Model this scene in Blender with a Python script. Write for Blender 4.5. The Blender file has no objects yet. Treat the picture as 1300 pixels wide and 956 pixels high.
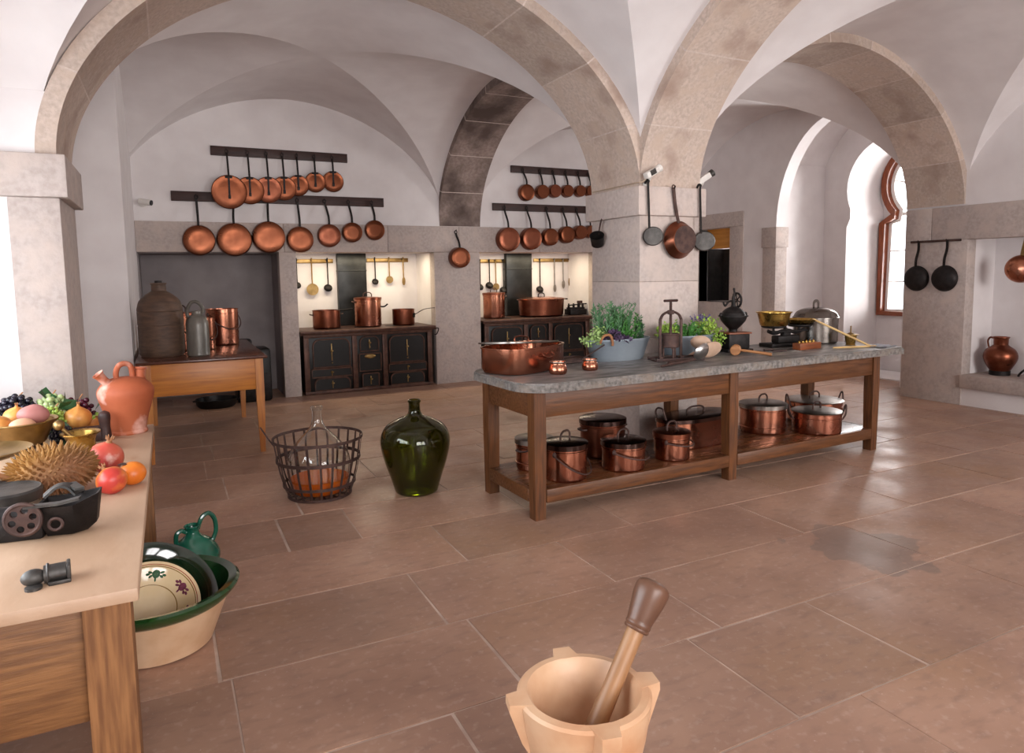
import bpy, bmesh, math, random
from math import sin, cos, pi, radians, sqrt, atan2
from mathutils import Vector, Matrix, Quaternion
random.seed(7)
SC = bpy.context.scene
COL = SC.collection
V = Vector

# ------------------------------------------------------------------ materials
def _nt(name):
    m = bpy.data.materials.new(name); m.use_nodes = True
    nt = m.node_tree; nt.nodes.clear()
    out = nt.nodes.new('ShaderNodeOutputMaterial'); b = nt.nodes.new('ShaderNodeBsdfPrincipled')
    nt.links.new(b.outputs[0], out.inputs[0])
    return m, nt, b
def lin(c):
    return tuple((x/12.92 if x <= .04045 else ((x+.055)/1.055)**2.4) for x in c)
def rgb(h):
    return lin(tuple(int(h[i:i+2], 16)/255 for i in (0, 2, 4)))
def mat(name, c1, c2=None, c3=None, scale=6, rough=.5, rvar=0, metal=0, bump=0, bscale=None, stretch=(1,1,1), lo=.35, hi=.65,
        coat=0, tint=0, spots=None, detail=5, spec=.5):
    """two-tone noise material; c3 = second, larger noise tone; tint = per-face attribute; spots = (colour, scale, lo, hi) stains and painted highlights"""
    m, nt, b = _nt(name); N = nt.nodes.new; L = nt.links.new
    tc = N('ShaderNodeTexCoord'); mp = N('ShaderNodeMapping'); mp.inputs['Scale'].default_value = stretch
    L(tc.outputs['Object'], mp.inputs[0])
    c1 = rgb(c1) if isinstance(c1, str) else c1
    def noise(s, d=detail):
        n = N('ShaderNodeTexNoise'); n.inputs['Scale'].default_value = s; n.inputs['Detail'].default_value = d
        L(mp.outputs[0], n.inputs['Vector']); return n
    def ramp(src, a, z):
        r = N('ShaderNodeMapRange'); r.inputs[1].default_value = a; r.inputs[2].default_value = z; L(src, r.inputs[0]); return r.outputs[0]
    def mix(f, a, z, mode='MIX'):
        x = N('ShaderNodeMix'); x.data_type = 'RGBA'; x.blend_type = mode
        if isinstance(f, (int, float)): x.inputs[0].default_value = f
        else: L(f, x.inputs[0])
        for sock, val in ((x.inputs[6], a), (x.inputs[7], z)):
            if hasattr(val, 'links') or hasattr(val, 'is_linked'): L(val, sock)
            else: sock.default_value = (*val, 1)
        return x.outputs[2]
    n1 = noise(scale); f1 = ramp(n1.outputs[0], lo, hi)
    col = c1
    if c2: col = mix(f1, c1, rgb(c2) if isinstance(c2, str) else c2)
    if c3:
        n3 = noise(scale*.23, 3); col = mix(ramp(n3.outputs[0], .45, .7), col, rgb(c3))
    if spots:
        n4 = noise(spots[1], 4); col = mix(ramp(n4.outputs[0], spots[2], spots[3]), col, rgb(spots[0]))
    if tint:
        at = N('ShaderNodeAttribute'); at.attribute_name = 'tint'
        r = N('ShaderNodeMapRange'); r.inputs[3].default_value = 1-tint; r.inputs[4].default_value = 1+tint*.6; L(at.outputs['Fac'], r.inputs[0])
        cb = N('ShaderNodeCombineColor')
        for i in range(3): L(r.outputs[0], cb.inputs[i])
        col = mix(1.0, col, cb.outputs[0], 'MULTIPLY')
    if isinstance(col, tuple): b.inputs['Base Color'].default_value = (*col, 1)
    else: L(col, b.inputs['Base Color'])
    b.inputs['Metallic'].default_value = metal; b.inputs['Specular IOR Level'].default_value = spec
    b.inputs['Roughness'].default_value = rough
    if rvar:
        r = N('ShaderNodeMapRange'); r.inputs[1].default_value = .3; r.inputs[2].default_value = .7
        r.inputs[3].default_value = max(.03, rough-rvar); r.inputs[4].default_value = min(1, rough+rvar); L(n1.outputs[0], r.inputs[0]); L(r.outputs[0], b.inputs['Roughness'])
    if coat: b.inputs['Coat Weight'].default_value = coat; b.inputs['Coat Roughness'].default_value = .08
    if bump:
        nb = noise(bscale or scale*3, 6); bp = N('ShaderNodeBump'); bp.inputs['Strength'].default_value = bump; bp.inputs['Distance'].default_value = .01
        L(nb.outputs[0], bp.inputs['Height']); L(bp.outputs[0], b.inputs['Normal'])
    return m
def glass_shell(name, col, rough=.02, ior=1.45):
    m, nt, b = _nt(name); b.inputs['Base Color'].default_value = (*col, 1); b.inputs['Transmission Weight'].default_value = 1
    b.inputs['Roughness'].default_value = rough; b.inputs['IOR'].default_value = ior; return m
def pane_glass(name):
    m = bpy.data.materials.new(name); m.use_nodes = True; nt = m.node_tree; nt.nodes.clear()
    o = nt.nodes.new('ShaderNodeOutputMaterial'); t = nt.nodes.new('ShaderNodeBsdfTransparent'); g = nt.nodes.new('ShaderNodeBsdfGlossy')
    g.inputs['Roughness'].default_value = .02; fr = nt.nodes.new('ShaderNodeFresnel'); x = nt.nodes.new('ShaderNodeMixShader')
    nt.links.new(fr.outputs[0], x.inputs[0]); nt.links.new(t.outputs[0], x.inputs[1]); nt.links.new(g.outputs[0], x.inputs[2]); nt.links.new(x.outputs[0], o.inputs[0])
    return m
M = {}
M['plaster'] = mat('white_plaster', 'e0dad9', 'd8d1d0', scale=3, rough=.9, bump=.12, bscale=14, spec=.2)
M['plaster_grey'] = mat('shaded_grey_plaster', '968e8d', '888081', scale=3, rough=.9, bump=.12, bscale=14, spec=.2)  # grey plaster, darkened to paint in the shade inside the left hearth
M['plaster_warm'] = mat('cream_plaster', 'f6efe2', 'efe6d6', scale=3, rough=.9, bump=.1, bscale=14, spec=.2)
M['stone'] = mat('limestone', 'c4b7b1', 'b5a7a0', 'c9b9b0', scale=26, rough=.85, bump=.35, bscale=45, tint=.12, spec=.25)
M['stone_arch'] = mat('pink_limestone', 'c6b4a8', 'b3a296', 'beaa9b', scale=34, rough=.85, bump=.4, bscale=60, tint=.13, spots=('a08a7d', 2.6, .52, .72), spec=.25)
M['stone_soot'] = mat('sooty_limestone', 'a08f88', '8b7a72', scale=24, rough=.88, bump=.4, bscale=50, tint=.15, spots=('5a4d48', 2.2, .38, .66), spec=.2)
M['stone_tan'] = mat('tan_limestone', 'cba983', 'b8936c', 'd0b090', scale=14, rough=.85, bump=.4, bscale=50, spec=.2)
M['joint'] = mat('lime_mortar', 'cfc0b6', 'bdada4', scale=30, rough=.95, spec=.1)
M['wood_rail'] = mat('dark_oak', '3d211a', '2a1511', scale=9, rough=.55, stretch=(.5, 6, 6), bump=.1)
M['wood_table'] = mat('brown_table_wood', '6e4324', '4a2a14', '5b371b', scale=7, rough=.42, rvar=.1, stretch=(.6, 7, 7), bump=.15, bscale=20)
M['wood_table_v'] = mat('brown_leg_wood', '6e4324', '4a2a14', '5b371b', scale=7, rough=.42, rvar=.1, stretch=(7, 7, .6), bump=.15, bscale=20)
M['wood_shelf'] = mat('dark_shelf_wood', '603a22', '452717', '6f4629', scale=6, rough=.3, rvar=.1, stretch=(.6, 7, 7), bump=.1, bscale=20)
M['slate'] = mat('grey_slate', '74716f', '5a5654', '888380', scale=9, rough=.45, rvar=.15, bump=.25, bscale=24, stretch=(.6, 1.6, 1.6))
M['slate_edge'] = mat('worn_slate_edge', '847e79', '55504c', '7d7064', scale=34, rough=.7, bump=.5, bscale=40)
M['pine'] = mat('orange_pine', 'c07a32', 'a3612a', 'b56d2a', scale=6, rough=.4, stretch=(.5, 6, 7), spots=('6a3a18', 6.5, .70, .74))
M['pine_v'] = mat('orange_pine_leg', 'c07a32', 'a3612a', scale=6, rough=.4, stretch=(6, 6, .5))
M['table_dark'] = mat('dark_polished_wood', '5a3426', '45261b', scale=6, rough=.22, rvar=.06, stretch=(6, .5, 6))
M['light_top'] = mat('pale_scrubbed_wood', 'c4a68c', 'b39377', 'bd9b80', scale=5, rough=.5, stretch=(1.2, .5, 2), bump=.1, bscale=30, spots=('a98062', 4, .62, .75))
M['oak_v'] = mat('natural_oak_leg', '93653c', '704828', scale=9, rough=.55, stretch=(8, 8, .6), bump=.15)
M['oak'] = mat('natural_oak', '8c6038', '6d4727', scale=8, rough=.55, stretch=(.7, 8, 8), bump=.15)
M['copper'] = mat('polished_copper', 'b97c62', 'a56a52', 'b07460', scale=5, rough=.25, rvar=.05, metal=1, bump=.015, bscale=30)
M['copper_flat'] = mat('brushed_copper', '7e4932', '6a3b28', '764632', scale=6, rough=.33, rvar=.08, metal=1, bump=.03, bscale=40)
M['copper_old'] = mat('aged_copper', '8c5540', '6c3a2a', '7c4a38', scale=6, rough=.34, rvar=.08, metal=1, bump=.02, bscale=30)
M['tin'] = mat('dull_tin', '9a938c', '7d756e', scale=9, rough=.35, metal=1)
M['lid'] = mat('dark_tinned_lid', '5e4a44', '3f302c', scale=7, rough=.22, metal=1)
M['brass'] = mat('old_brass', 'c8a45c', 'a98644', scale=9, rough=.28, rvar=.08, metal=1)
M['brass_dull'] = mat('dull_brass', 'a78a5c', '83693f', scale=9, rough=.42, metal=1)
M['iron'] = mat('black_iron', '2a2524', '1c1817', scale=16, rough=.55, metal=.6, bump=.2, bscale=60)
M['iron_brown'] = mat('rusty_iron', '58413a', '3f2d29', scale=18, rough=.6, metal=.5, bump=.2, bscale=60)
M['iron_grey'] = mat('grey_cast_iron', '55524f', '3c3937', scale=14, rough=.48, metal=.6, bump=.2, bscale=50)
M['stove'] = mat('stove_black', '120f0e', '0c0a09', scale=10, rough=.4, metal=.3, bump=.1)
M['stove_rim'] = mat('stove_brown_iron', '5c3d31', '422a20', scale=12, rough=.45, metal=.4, bump=.1)
M['duct'] = mat('dark_sheet_iron', '3a3a39', '292928', scale=5, rough=.35, metal=.7)
M['pewter'] = mat('pewter', '8d8680', '6f6862', scale=5, rough=.25, rvar=.06, metal=1)
M['zinc'] = mat('zinc', '98a3ad', '86919b', 'a5aeb5', scale=7, rough=.5, rvar=.08, metal=.55, bump=.05)
M['terracotta'] = mat('terracotta', 'a85532', '964727', 'ae5f3a', scale=6, rough=.7, spots=('e0b3a4', 5.2, .55, .70), bump=.12)
M['stoneware'] = mat('brown_stoneware', '5d4534', '49352a', scale=9, rough=.65, bump=.25, stretch=(1, 1, 4))
M['grey_ware'] = mat('grey_stoneware', '6f6a62', '54504a', scale=9, rough=.35, metal=.2, bump=.15, stretch=(1, 1, .4))
M['green_glaze'] = mat('dark_green_glaze', '16401f', '0c2a14', '244c1c', scale=6, rough=.12, coat=.6)
M['green_black'] = mat('black_green_glaze', '0b2413', '061409', scale=5, rough=.08, coat=1)
M['green_jug'] = mat('bottle_green_glaze', '17614c', '0f4a3a', scale=6, rough=.2, coat=.5)
M['cream_clay'] = mat('cream_clay', 'd9b795', 'caa27e', scale=7, rough=.6, bump=.1)
M['cream_glaze'] = mat('cream_glaze', 'e4cba2', 'd8bb8c', scale=5, rough=.15, coat=.5)
M['line_brown'] = mat('brown_glaze_line', '8f6a2c', '7d5a24', scale=9, rough=.2)
M['line_red'] = mat('red_glaze_line', 'a75b3a', '934a2c', scale=9, rough=.2)
M['rose_green'] = mat('painted_green', '2f5a34', '24482a', scale=40, rough=.2)
M['rose_purple'] = mat('painted_purple', '83465a', '6f384a', scale=40, rough=.2)
M['mortar'] = mat('veined_marble', 'd2ab88', 'bf8c66', 'dbbb9c', scale=6, rough=.45, bump=.1)
M['pestle'] = mat('brown_pestle_wood', 'a77c55', '8a6242', scale=5, rough=.45, stretch=(5, 5, .6))
M['pestle_head'] = mat('dark_pestle_wood', '6a4734', '4b3024', '7d5a46', scale=5, rough=.4, stretch=(4, 4, .8))
M['glass_green'] = glass_shell('green_bottle_glass', (.21, .24, .032))
M['glass_clear'] = glass_shell('clear_bottle_glass', (.93, .94, .92))
M['liquid'] = glass_shell('orange_liquid', (1, .20, .015), .15, 1.2)
M['liquid'].node_tree.nodes['Principled BSDF'].inputs['Transmission Weight'].default_value = .3
M['pane'] = pane_glass('window_pane_glass')
M['frame_red'] = mat('red_brown_window_wood', '8a4522', '713418', scale=9, rough=.4, stretch=(5, 5, .7))
M['frame_white'] = mat('white_casement_paint', 'eeeae6', 'e4dfda', scale=5, rough=.5)
M['board_orange'] = mat('orange_board', 'd2913f', 'c07e30', scale=5, rough=.5, stretch=(5, .5, 5))
M['durian'] = mat('durian_husk', '9c6f31', '7c5322', '8a5f45', scale=7, rough=.7)
M['pome'] = mat('pomegranate_skin', 'c4473f', 'cf6f4a', 'b5303c', scale=10, rough=.38, spots=('ecc9ba', 9, .60, .72))  # pale spots are white highlights painted into the red skin
M['pome_orange'] = mat('orange_pomegranate_skin', 'd97c36', 'cf6a34', scale=9, rough=.38, spots=('b8382f', 7, .50, .60))
M['persimmon'] = mat('orange_fruit_skin', 'e07f22', 'd06a1c', scale=6, rough=.4, spots=('7c3a18', 9, .66, .74))
M['onion'] = mat('onion_skin', 'd99a50', 'c27f3c', scale=5, rough=.4, stretch=(6, 6, .6))
M['potato_red'] = mat('red_potato_skin', 'b57a74', 'a56962', scale=7, rough=.6)
M['potato'] = mat('potato_skin', 'd9a788', 'c99373', scale=7, rough=.6)
M['gr_black'] = mat('black_grape', '15131c', '221d2c', scale=30, rough=.25)
M['gr_green'] = mat('green_grape', '8fae6a', 'a9c283', scale=20, rough=.25)
M['gr_pale'] = mat('pale_grape', 'bccb94', 'a5b87a', scale=20, rough=.3)
M['gr_lime'] = mat('lime_berries', '9fb650', '8aa343', scale=20, rough=.35)
M['gr_red'] = mat('red_grape', '54182a', '3c0f1f', scale=20, rough=.25)
M['leaf'] = mat('dark_leaf', '2f5a30', '244826', scale=9, rough=.5)
M['rosemary'] = mat('rosemary_leaf', '46704a', '5f8a5c', scale=6, rough=.6)
M['green_leaf'] = mat('fresh_green_leaf', '4f8a3c', '3c722f', scale=6, rough=.55)
M['lime_leaf'] = mat('lime_leaf', '9dbb4c', '7fa23e', scale=6, rough=.55)
M['pale_leaf'] = mat('pale_green_leaf', 'a5bf78', '8dab62', scale=9, rough=.55)
M['purple_leaf'] = mat('purple_leaf', '5a4560', '473650', scale=9, rough=.5)
M['lavender'] = mat('lavender_flower', '6a5f96', '544a80', scale=9, rough=.6)
M['soil'] = mat('brown_soil', '4a3526', '35251a', scale=30, rough=.9, bump=.5)
M['dry'] = mat('dry_brown_leaf', 'a5724a', '8b5c3a', scale=9, rough=.7)
M['wood_red'] = mat('reddish_wood_block', '8a4a26', '6b3519', scale=7, rough=.45, stretch=(.6, 6, 6))
M['wood_tan'] = mat('tan_wood', 'b07a4c', '95623a', scale=7, rough=.5, stretch=(.8, 5, 5))
M['bamboo'] = mat('pale_stick_wood', 'd9b880', 'c5a068', scale=7, rough=.5)
M['beige_spoon'] = mat('bleached_wood', 'c9ab94', 'b5957e', scale=6, rough=.6)
M['silver'] = mat('scratched_aluminium', 'c8c5c2', 'aaa6a3', scale=8, rough=.3, metal=1)
M['cloth'] = mat('white_cloth', 'e6e8ee', 'd9dce4', scale=12, rough=.9)
M['white_plastic'] = mat('white_plastic', 'e2ded8', 'd6d1ca', scale=8, rough=.4)
M['black_glass'] = mat('dark_lens', '15171c', '0d0e12', scale=8, rough=.1)
M['cable'] = mat('beige_cable', 'b8a48e', 'a8937c', scale=8, rough=.6)
M['tile_white'] = mat('old_white_tile', 'a9b0ad', '8f9794', scale=4, rough=.3)
M['dark_void'] = mat('near_black_brick', '2b2725', '1d1a19', scale=12, rough=.9)  # near-black tone for the back and side of the hatch

# floor: per-slab tone, worn gloss, dark stain patches
def floor_mat():
    m, nt, b = _nt('brown_stone_floor'); N = nt.nodes.new; L = nt.links.new
    tc = N('ShaderNodeTexCoord')
    def noise(s, d=6, st=None):
        n = N('ShaderNodeTexNoise'); n.inputs['Scale'].default_value = s; n.inputs['Detail'].default_value = d
        if st:
            mp = N('ShaderNodeMapping'); mp.inputs['Scale'].default_value = st; L(tc.outputs['Object'], mp.inputs[0]); L(mp.outputs[0], n.inputs['Vector'])
        else: L(tc.outputs['Object'], n.inputs['Vector'])
        return n.outputs[0]
    def rg(s, a, z, o0=0, o1=1):
        r = N('ShaderNodeMapRange'); r.inputs[1].default_value = a; r.inputs[2].default_value = z; r.inputs[3].default_value = o0; r.inputs[4].default_value = o1; L(s, r.inputs[0]); return r.outputs[0]
    def mix(f, a, z, mode='MIX'):
        x = N('ShaderNodeMix'); x.data_type = 'RGBA'; x.blend_type = mode
        if isinstance(f, (int, float)): x.inputs[0].default_value = f
        else: L(f, x.inputs[0])
        for s, v in ((x.inputs[6], a), (x.inputs[7], z)):
            if isinstance(v, tuple): s.default_value = (*v, 1)
            else: L(v, s)
        return x.outputs[2]
    c = mix(rg(noise(1.6, 5), .35, .65), rgb('af8b76'), rgb('997766'))
    c = mix(rg(noise(.8, 4), .5, .68, 0, .7), c, rgb('ab8568'))
    c = mix(rg(noise(9, 8, (1, 2.4, 1)), .5, .75, 0, .55), c, rgb('84685c'))
    c = mix(rg(noise(26, 8), .56, .70, 0, .35), c, rgb('c4aa9a'))
    c = mix(rg(noise(70, 4), .68, .74, 0, .5), c, rgb('d8c6ba'))
    # grey repaired patch of its own shape
    sx = N('ShaderNodeSeparateXYZ'); L(tc.outputs['Object'], sx.inputs[0])
    vm = N('ShaderNodeVectorMath'); vm.operation = 'DISTANCE'; vm.inputs[1].default_value = (3.72, 2.72, 0); L(tc.outputs['Object'], vm.inputs[0])
    ad = N('ShaderNodeMath'); ad.operation = 'ADD'; L(vm.outputs['Value'], ad.inputs[0]); L(rg(noise(3.2, 5), .3, .7, -.26, .26), ad.inputs[1])
    c = mix(rg(ad.outputs[0], .26, .30, .55, 0), c, rgb('70635d'))
    at = N('ShaderNodeAttribute'); at.attribute_name = 'tint'
    t = rg(at.outputs['Fac'], 0, 1, .82, 1.10); cb = N('ShaderNodeCombineColor')
    for i in range(3): L(t, cb.inputs[i])
    c = mix(1.0, c, cb.outputs[0], 'MULTIPLY')
    L(c, b.inputs['Base Color'])
    L(rg(noise(2.3, 6), .32, .68, .28, .56), b.inputs['Roughness'])
    bp = N('ShaderNodeBump'); bp.inputs['Strength'].default_value = .18; bp.inputs['Distance'].default_value = .004
    L(noise(30, 7), bp.inputs['Height']); L(bp.outputs[0], b.inputs['Normal'])
    return m
M['floor'] = floor_mat()
M['grout'] = mat('pale_floor_grout', 'cdb9ab', 'a48d7f', scale=3.5, rough=.9)

# ------------------------------------------------------------------ mesh helpers
def B(): return bmesh.new()
def frame_to(d, up=(0,0,1)):
    d = V(d).normalized(); return d.to_track_quat('Z', 'Y').to_matrix().to_4x4()
def box(bm, c, s, rot=None, bev=0):
    mx = Matrix.Translation(c) @ (rot.to_4x4() if rot is not None else Matrix()) @ Matrix.Diagonal((*s, 1))
    r = bmesh.ops.create_cube(bm, size=1, matrix=mx)
    if bev:
        ed = list({e for v in r['verts'] for e in v.link_edges})
        bmesh.ops.bevel(bm, geom=ed, offset=bev, segments=2, affect='EDGES', profile=.5)
def boxr(bm, x0, x1, y0, y1, z0, z1, bev=0): box(bm, ((x0+x1)/2, (y0+y1)/2, (z0+z1)/2), (x1-x0, y1-y0, z1-z0), None, bev)
def ringpt(t, n):
    a, b = cos(t), sin(t)
    if n == 2: return a, b
    return math.copysign(abs(a)**(2/n), a), math.copysign(abs(b)**(2/n), b)
def lathe(bm, prof, seg=40, c=(0,0,0), sx=1, sy=1, n=2, mx=None, mi=None):
    rings = []; T = (mx or Matrix()) 
    for r, z in prof:
        if r < 1e-6: rings.append([bm.verts.new(T @ V((c[0], c[1], c[2]+z)))])
        else:
            rings.append([bm.verts.new(T @ V((c[0]+r*sx*ringpt(2*pi*i/seg, n)[0], c[1]+r*sy*ringpt(2*pi*i/seg, n)[1], c[2]+z))) for i in range(seg)])
    for k in range(len(rings)-1):
        a, b = rings[k], rings[k+1]
        for i in range(seg):
            j = (i+1) % seg
            if len(a) == 1 and len(b) == 1: continue
            if len(a) == 1: f = bm.faces.new((a[0], b[i], b[j]))
            elif len(b) == 1: f = bm.faces.new((a[i], a[j], b[0]))
            else: f = bm.faces.new((a[i], a[j], b[j], b[i]))
            if mi: f.material_index = mi[k]
def smooth_prof(p, n=5):
    return [tuple(q) for q in spline([V((a, 0, b)) for a, b in p], n, two=True)]
def spline(pts, n=8, closed=False, two=False):
    P = [V(p) for p in pts]; out = []
    m = len(P); rng = m if closed else m-1
    for i in range(rng):
        p0 = P[(i-1) % m] if (closed or i > 0) else P[0]; p1 = P[i]; p2 = P[(i+1) % m]; p3 = P[(i+2) % m] if (closed or i+2 < m) else P[-1]
        for k in range(n):
            t = k/n
            out.append(.5*((2*p1)+(p2-p0)*t+(2*p0-5*p1+4*p2-p3)*t*t+(3*p1-p0-3*p2+p3)*t**3))
    if not closed: out.append(P[-1])
    if two: return [(max(0, q.x), q.z) for q in out]
    return out
def tube(bm, pts, r, seg=8, closed=False, flat=1.0, up=None):
    """sweep; r number or list; flat<1 squashes the section along the second axis"""
    P = [V(p) for p in pts]; n = len(P)
    R = r if isinstance(r, (list, tuple)) else [r]*n
    rings = []; prev = None
    for i in range(n):
        a = P[i-1] if (i > 0 or closed) else P[i]; b = P[(i+1) % n] if (i < n-1 or closed) else P[i]
        t = (b-a).normalized()
        if prev is None:
            u = V(up) if up else (V((0,0,1)) if abs(t.z) < .9 else V((0,1,0)))
            x = (u - t*u.dot(t)).normalized()
        else: x = (prev - t*prev.dot(t)).normalized()
        prev = x; y = t.cross(x)
        rings.append([bm.verts.new(P[i]+x*cos(2*pi*k/seg)*R[i]+y*sin(2*pi*k/seg)*R[i]*flat) for k in range(seg)])
    for i in range(n if closed else n-1):
        a, b = rings[i], rings[(i+1) % n]
        for k in range(seg): bm.faces.new((a[k], a[(k+1) % seg], b[(k+1) % seg], b[k]))
    if not closed:
        bm.faces.new(rings[0][::-1]); bm.faces.new(rings[-1])
def bar(bm, pts, w, t, up):
    """flat strip: width w along 'up' cross, thickness t"""
    P = [V(p) for p in pts]; n = len(P); rings = []
    for i in range(n):
        a = P[max(0, i-1)]; b = P[min(n-1, i+1)]; d = (b-a).normalized(); u = V(up); u = (u-d*u.dot(d)).normalized(); s = d.cross(u)
        rings.append([bm.verts.new(P[i]+s*x*w/2+u*y*t/2) for x, y in ((-1,-1),(1,-1),(1,1),(-1,1))])
    for i in range(n-1):
        for k in range(4): bm.faces.new((rings[i][k], rings[i][(k+1)%4], rings[i+1][(k+1)%4], rings[i+1][k]))
    bm.faces.new(rings[0][::-1]); bm.faces.new(rings[-1])
def ball(bm, c, r, s=(1,1,1), mx=None, u=16, v=10):
    bmesh.ops.create_uvsphere(bm, u_segments=u, v_segments=v, radius=r, matrix=Matrix.Translation(c) @ (mx or Matrix()) @ Matrix.Diagonal((*s, 1)))
def prism(bm, poly, ax, a0, a1):
    """extrude a polygon (list of 2-tuples) along axis ax (0,1,2) from a0 to a1"""
    def pt(p, a):
        q = list(p); q.insert(ax, a); return V(q)
    A = [bm.verts.new(pt(p, a0)) for p in poly]; Z = [bm.verts.new(pt(p, a1)) for p in poly]
    n = len(poly)
    bm.faces.new(A); bm.faces.new(Z[::-1])
    for i in range(n): bm.faces.new((A[i], Z[i], Z[(i+1)%n], A[(i+1)%n]))
def obj(name, bm, m, parent=None, sharp=38, loc=None, mats=None):
    bmesh.ops.recalc_face_normals(bm, faces=bm.faces[:])
    me = bpy.data.meshes.new(name); bm.to_mesh(me); bm.free()
    for x in ([m] if mats is None else mats): me.materials.append(M[x] if isinstance(x, str) else x)
    if sharp is not None:
        me.polygons.foreach_set('use_smooth', [True]*len(me.polygons))
        me.set_sharp_from_angle(angle=radians(sharp))
    o = bpy.data.objects.new(name, me); COL.objects.link(o)
    if parent is not None: o.parent = parent
    if loc is not None: o.location = loc
    return o
def tag(o, label, cat, group=None):
    o['label'] = label; o['category'] = cat
    if group: o['group'] = group
    return o
def thing(name, label, cat, loc=(0,0,0), rz=0, group=None, rot=None):
    o = bpy.data.objects.new(name, None); COL.objects.link(o); o.empty_display_size = .1
    o.location = loc; o.rotation_euler = rot if rot else (0, 0, rz)
    return tag(o, label, cat, group)
def struct(name, bm, m, parent=None, sharp=38, mats=None):
    o = obj(name, bm, m, parent, sharp, mats=mats)
    if parent is None: o['kind'] = 'structure'
    return o
def dup(root, loc=None, rot=None, label=None, scale=None):
    r = root.copy(); COL.objects.link(r)
    if loc is not None: r.location = loc
    if rot is not None: r.rotation_euler = rot
    if scale is not None: r.scale = scale
    if label: r['label'] = label
    for ch in list(root.children):
        c = ch.copy(); COL.objects.link(c); c.parent = r
        for g in list(ch.children):
            d = g.copy(); COL.objects.link(d); d.parent = c
    return r
def part_label(o, text): o['label'] = text; return o

# ------------------------------------------------------------------ camera
F = 874.0
P_, Y_, R_ = radians(5.5), radians(26.4), radians(-.9)
f0 = V((sin(Y_), cos(Y_), 0)); r0 = V((cos(Y_), -sin(Y_), 0)); u0 = V((0,0,1))
fw = f0*cos(P_)-u0*sin(P_); uu = u0*cos(P_)+f0*sin(P_)
rr = r0*cos(R_)+uu*sin(R_); up = uu*cos(R_)-r0*sin(R_)
cam = bpy.data.objects.new('camera', bpy.data.cameras.new('camera')); COL.objects.link(cam)
cam.matrix_world = Matrix(((rr.x, up.x, -fw.x, 0), (rr.y, up.y, -fw.y, 0), (rr.z, up.z, -fw.z, 1.7), (0,0,0,1)))
cam.data.sensor_width = 36; cam.data.lens = F/1300*36; cam.data.shift_y = -44.5/1300
cam.data.clip_start = .05
SC.camera = cam

# ------------------------------------------------------------------ room shell
Z0, BR = 2.48, 1.61            # springing height, rise of the arches
ZT = 4.7
PX0, PX1, PY0, PY1 = 3.85, 4.543, 5.12, 5.91       # central pillar
YB, XR = 10.24, 8.75
ET = .11                        # visible ring of the arches

def build_floor():
    bm = B(); lay = bm.faces.layers.float.new('tint')
    boxr(bm, -2.4, 11.4, -3, 11.6, -.2, -.004)
    for f in bm.faces: f.material_index = 1
    known = {2.39: [2.29, 3.95], 3.045: [1.139, 2.128, 3.62, 4.75], 3.70: [.1, 1.515, 2.73, 4.2], 4.355: [.59, 1.05, 2.25, 3.5], 5.01: [.78, 1.9, 3.1], 5.665: [.33, 1.5, 2.7], 1.735: [.9, 2.07, 2.845, 4.0]}
    ys = [2.39+.655*k for k in range(-8, 15)]
    g = .0064
    rnd = random.Random(3)
    for y in ys:
        js = None
        for k, v in known.items():
            if abs(k-y) < .02: js = list(v)
        if js is None: js = [rnd.uniform(.2, 1.0)]
        while js[-1] < 11.2: js.append(js[-1]+rnd.uniform(.85, 1.5))
        while js[0] > -2.2: js.insert(0, js[0]-rnd.uniform(.85, 1.5))
        for a, b in zip(js, js[1:]):
            a2, b2 = max(a, -2.4)+g, min(b, 11.4)-g
            if b2-a2 < .05: continue
            y0, y1 = max(y, -3)+g, min(y+.655, 11.6)-g
            if y1-y0 < .05: continue
            tn = rnd.random(); j = lambda: rnd.uniform(-.005, .005)
            vs = [bm.verts.new((a2+j(), y0+j(), 0)), bm.verts.new((b2+j(), y0+j(), 0)), bm.verts.new((b2+j(), y1+j(), 0)), bm.verts.new((a2+j(), y1+j(), 0))]
            lo = [bm.verts.new((v.co.x, v.co.y, -.006)) for v in vs]
            f = bm.faces.new(vs); f[lay] = tn
            for i in range(4): bm.faces.new((vs[i], lo[i], lo[(i+1)%4], vs[(i+1)%4]))[lay] = tn
    struct('floor', bm, None, sharp=None, mats=['floor', 'grout'])
build_floor()

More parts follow.
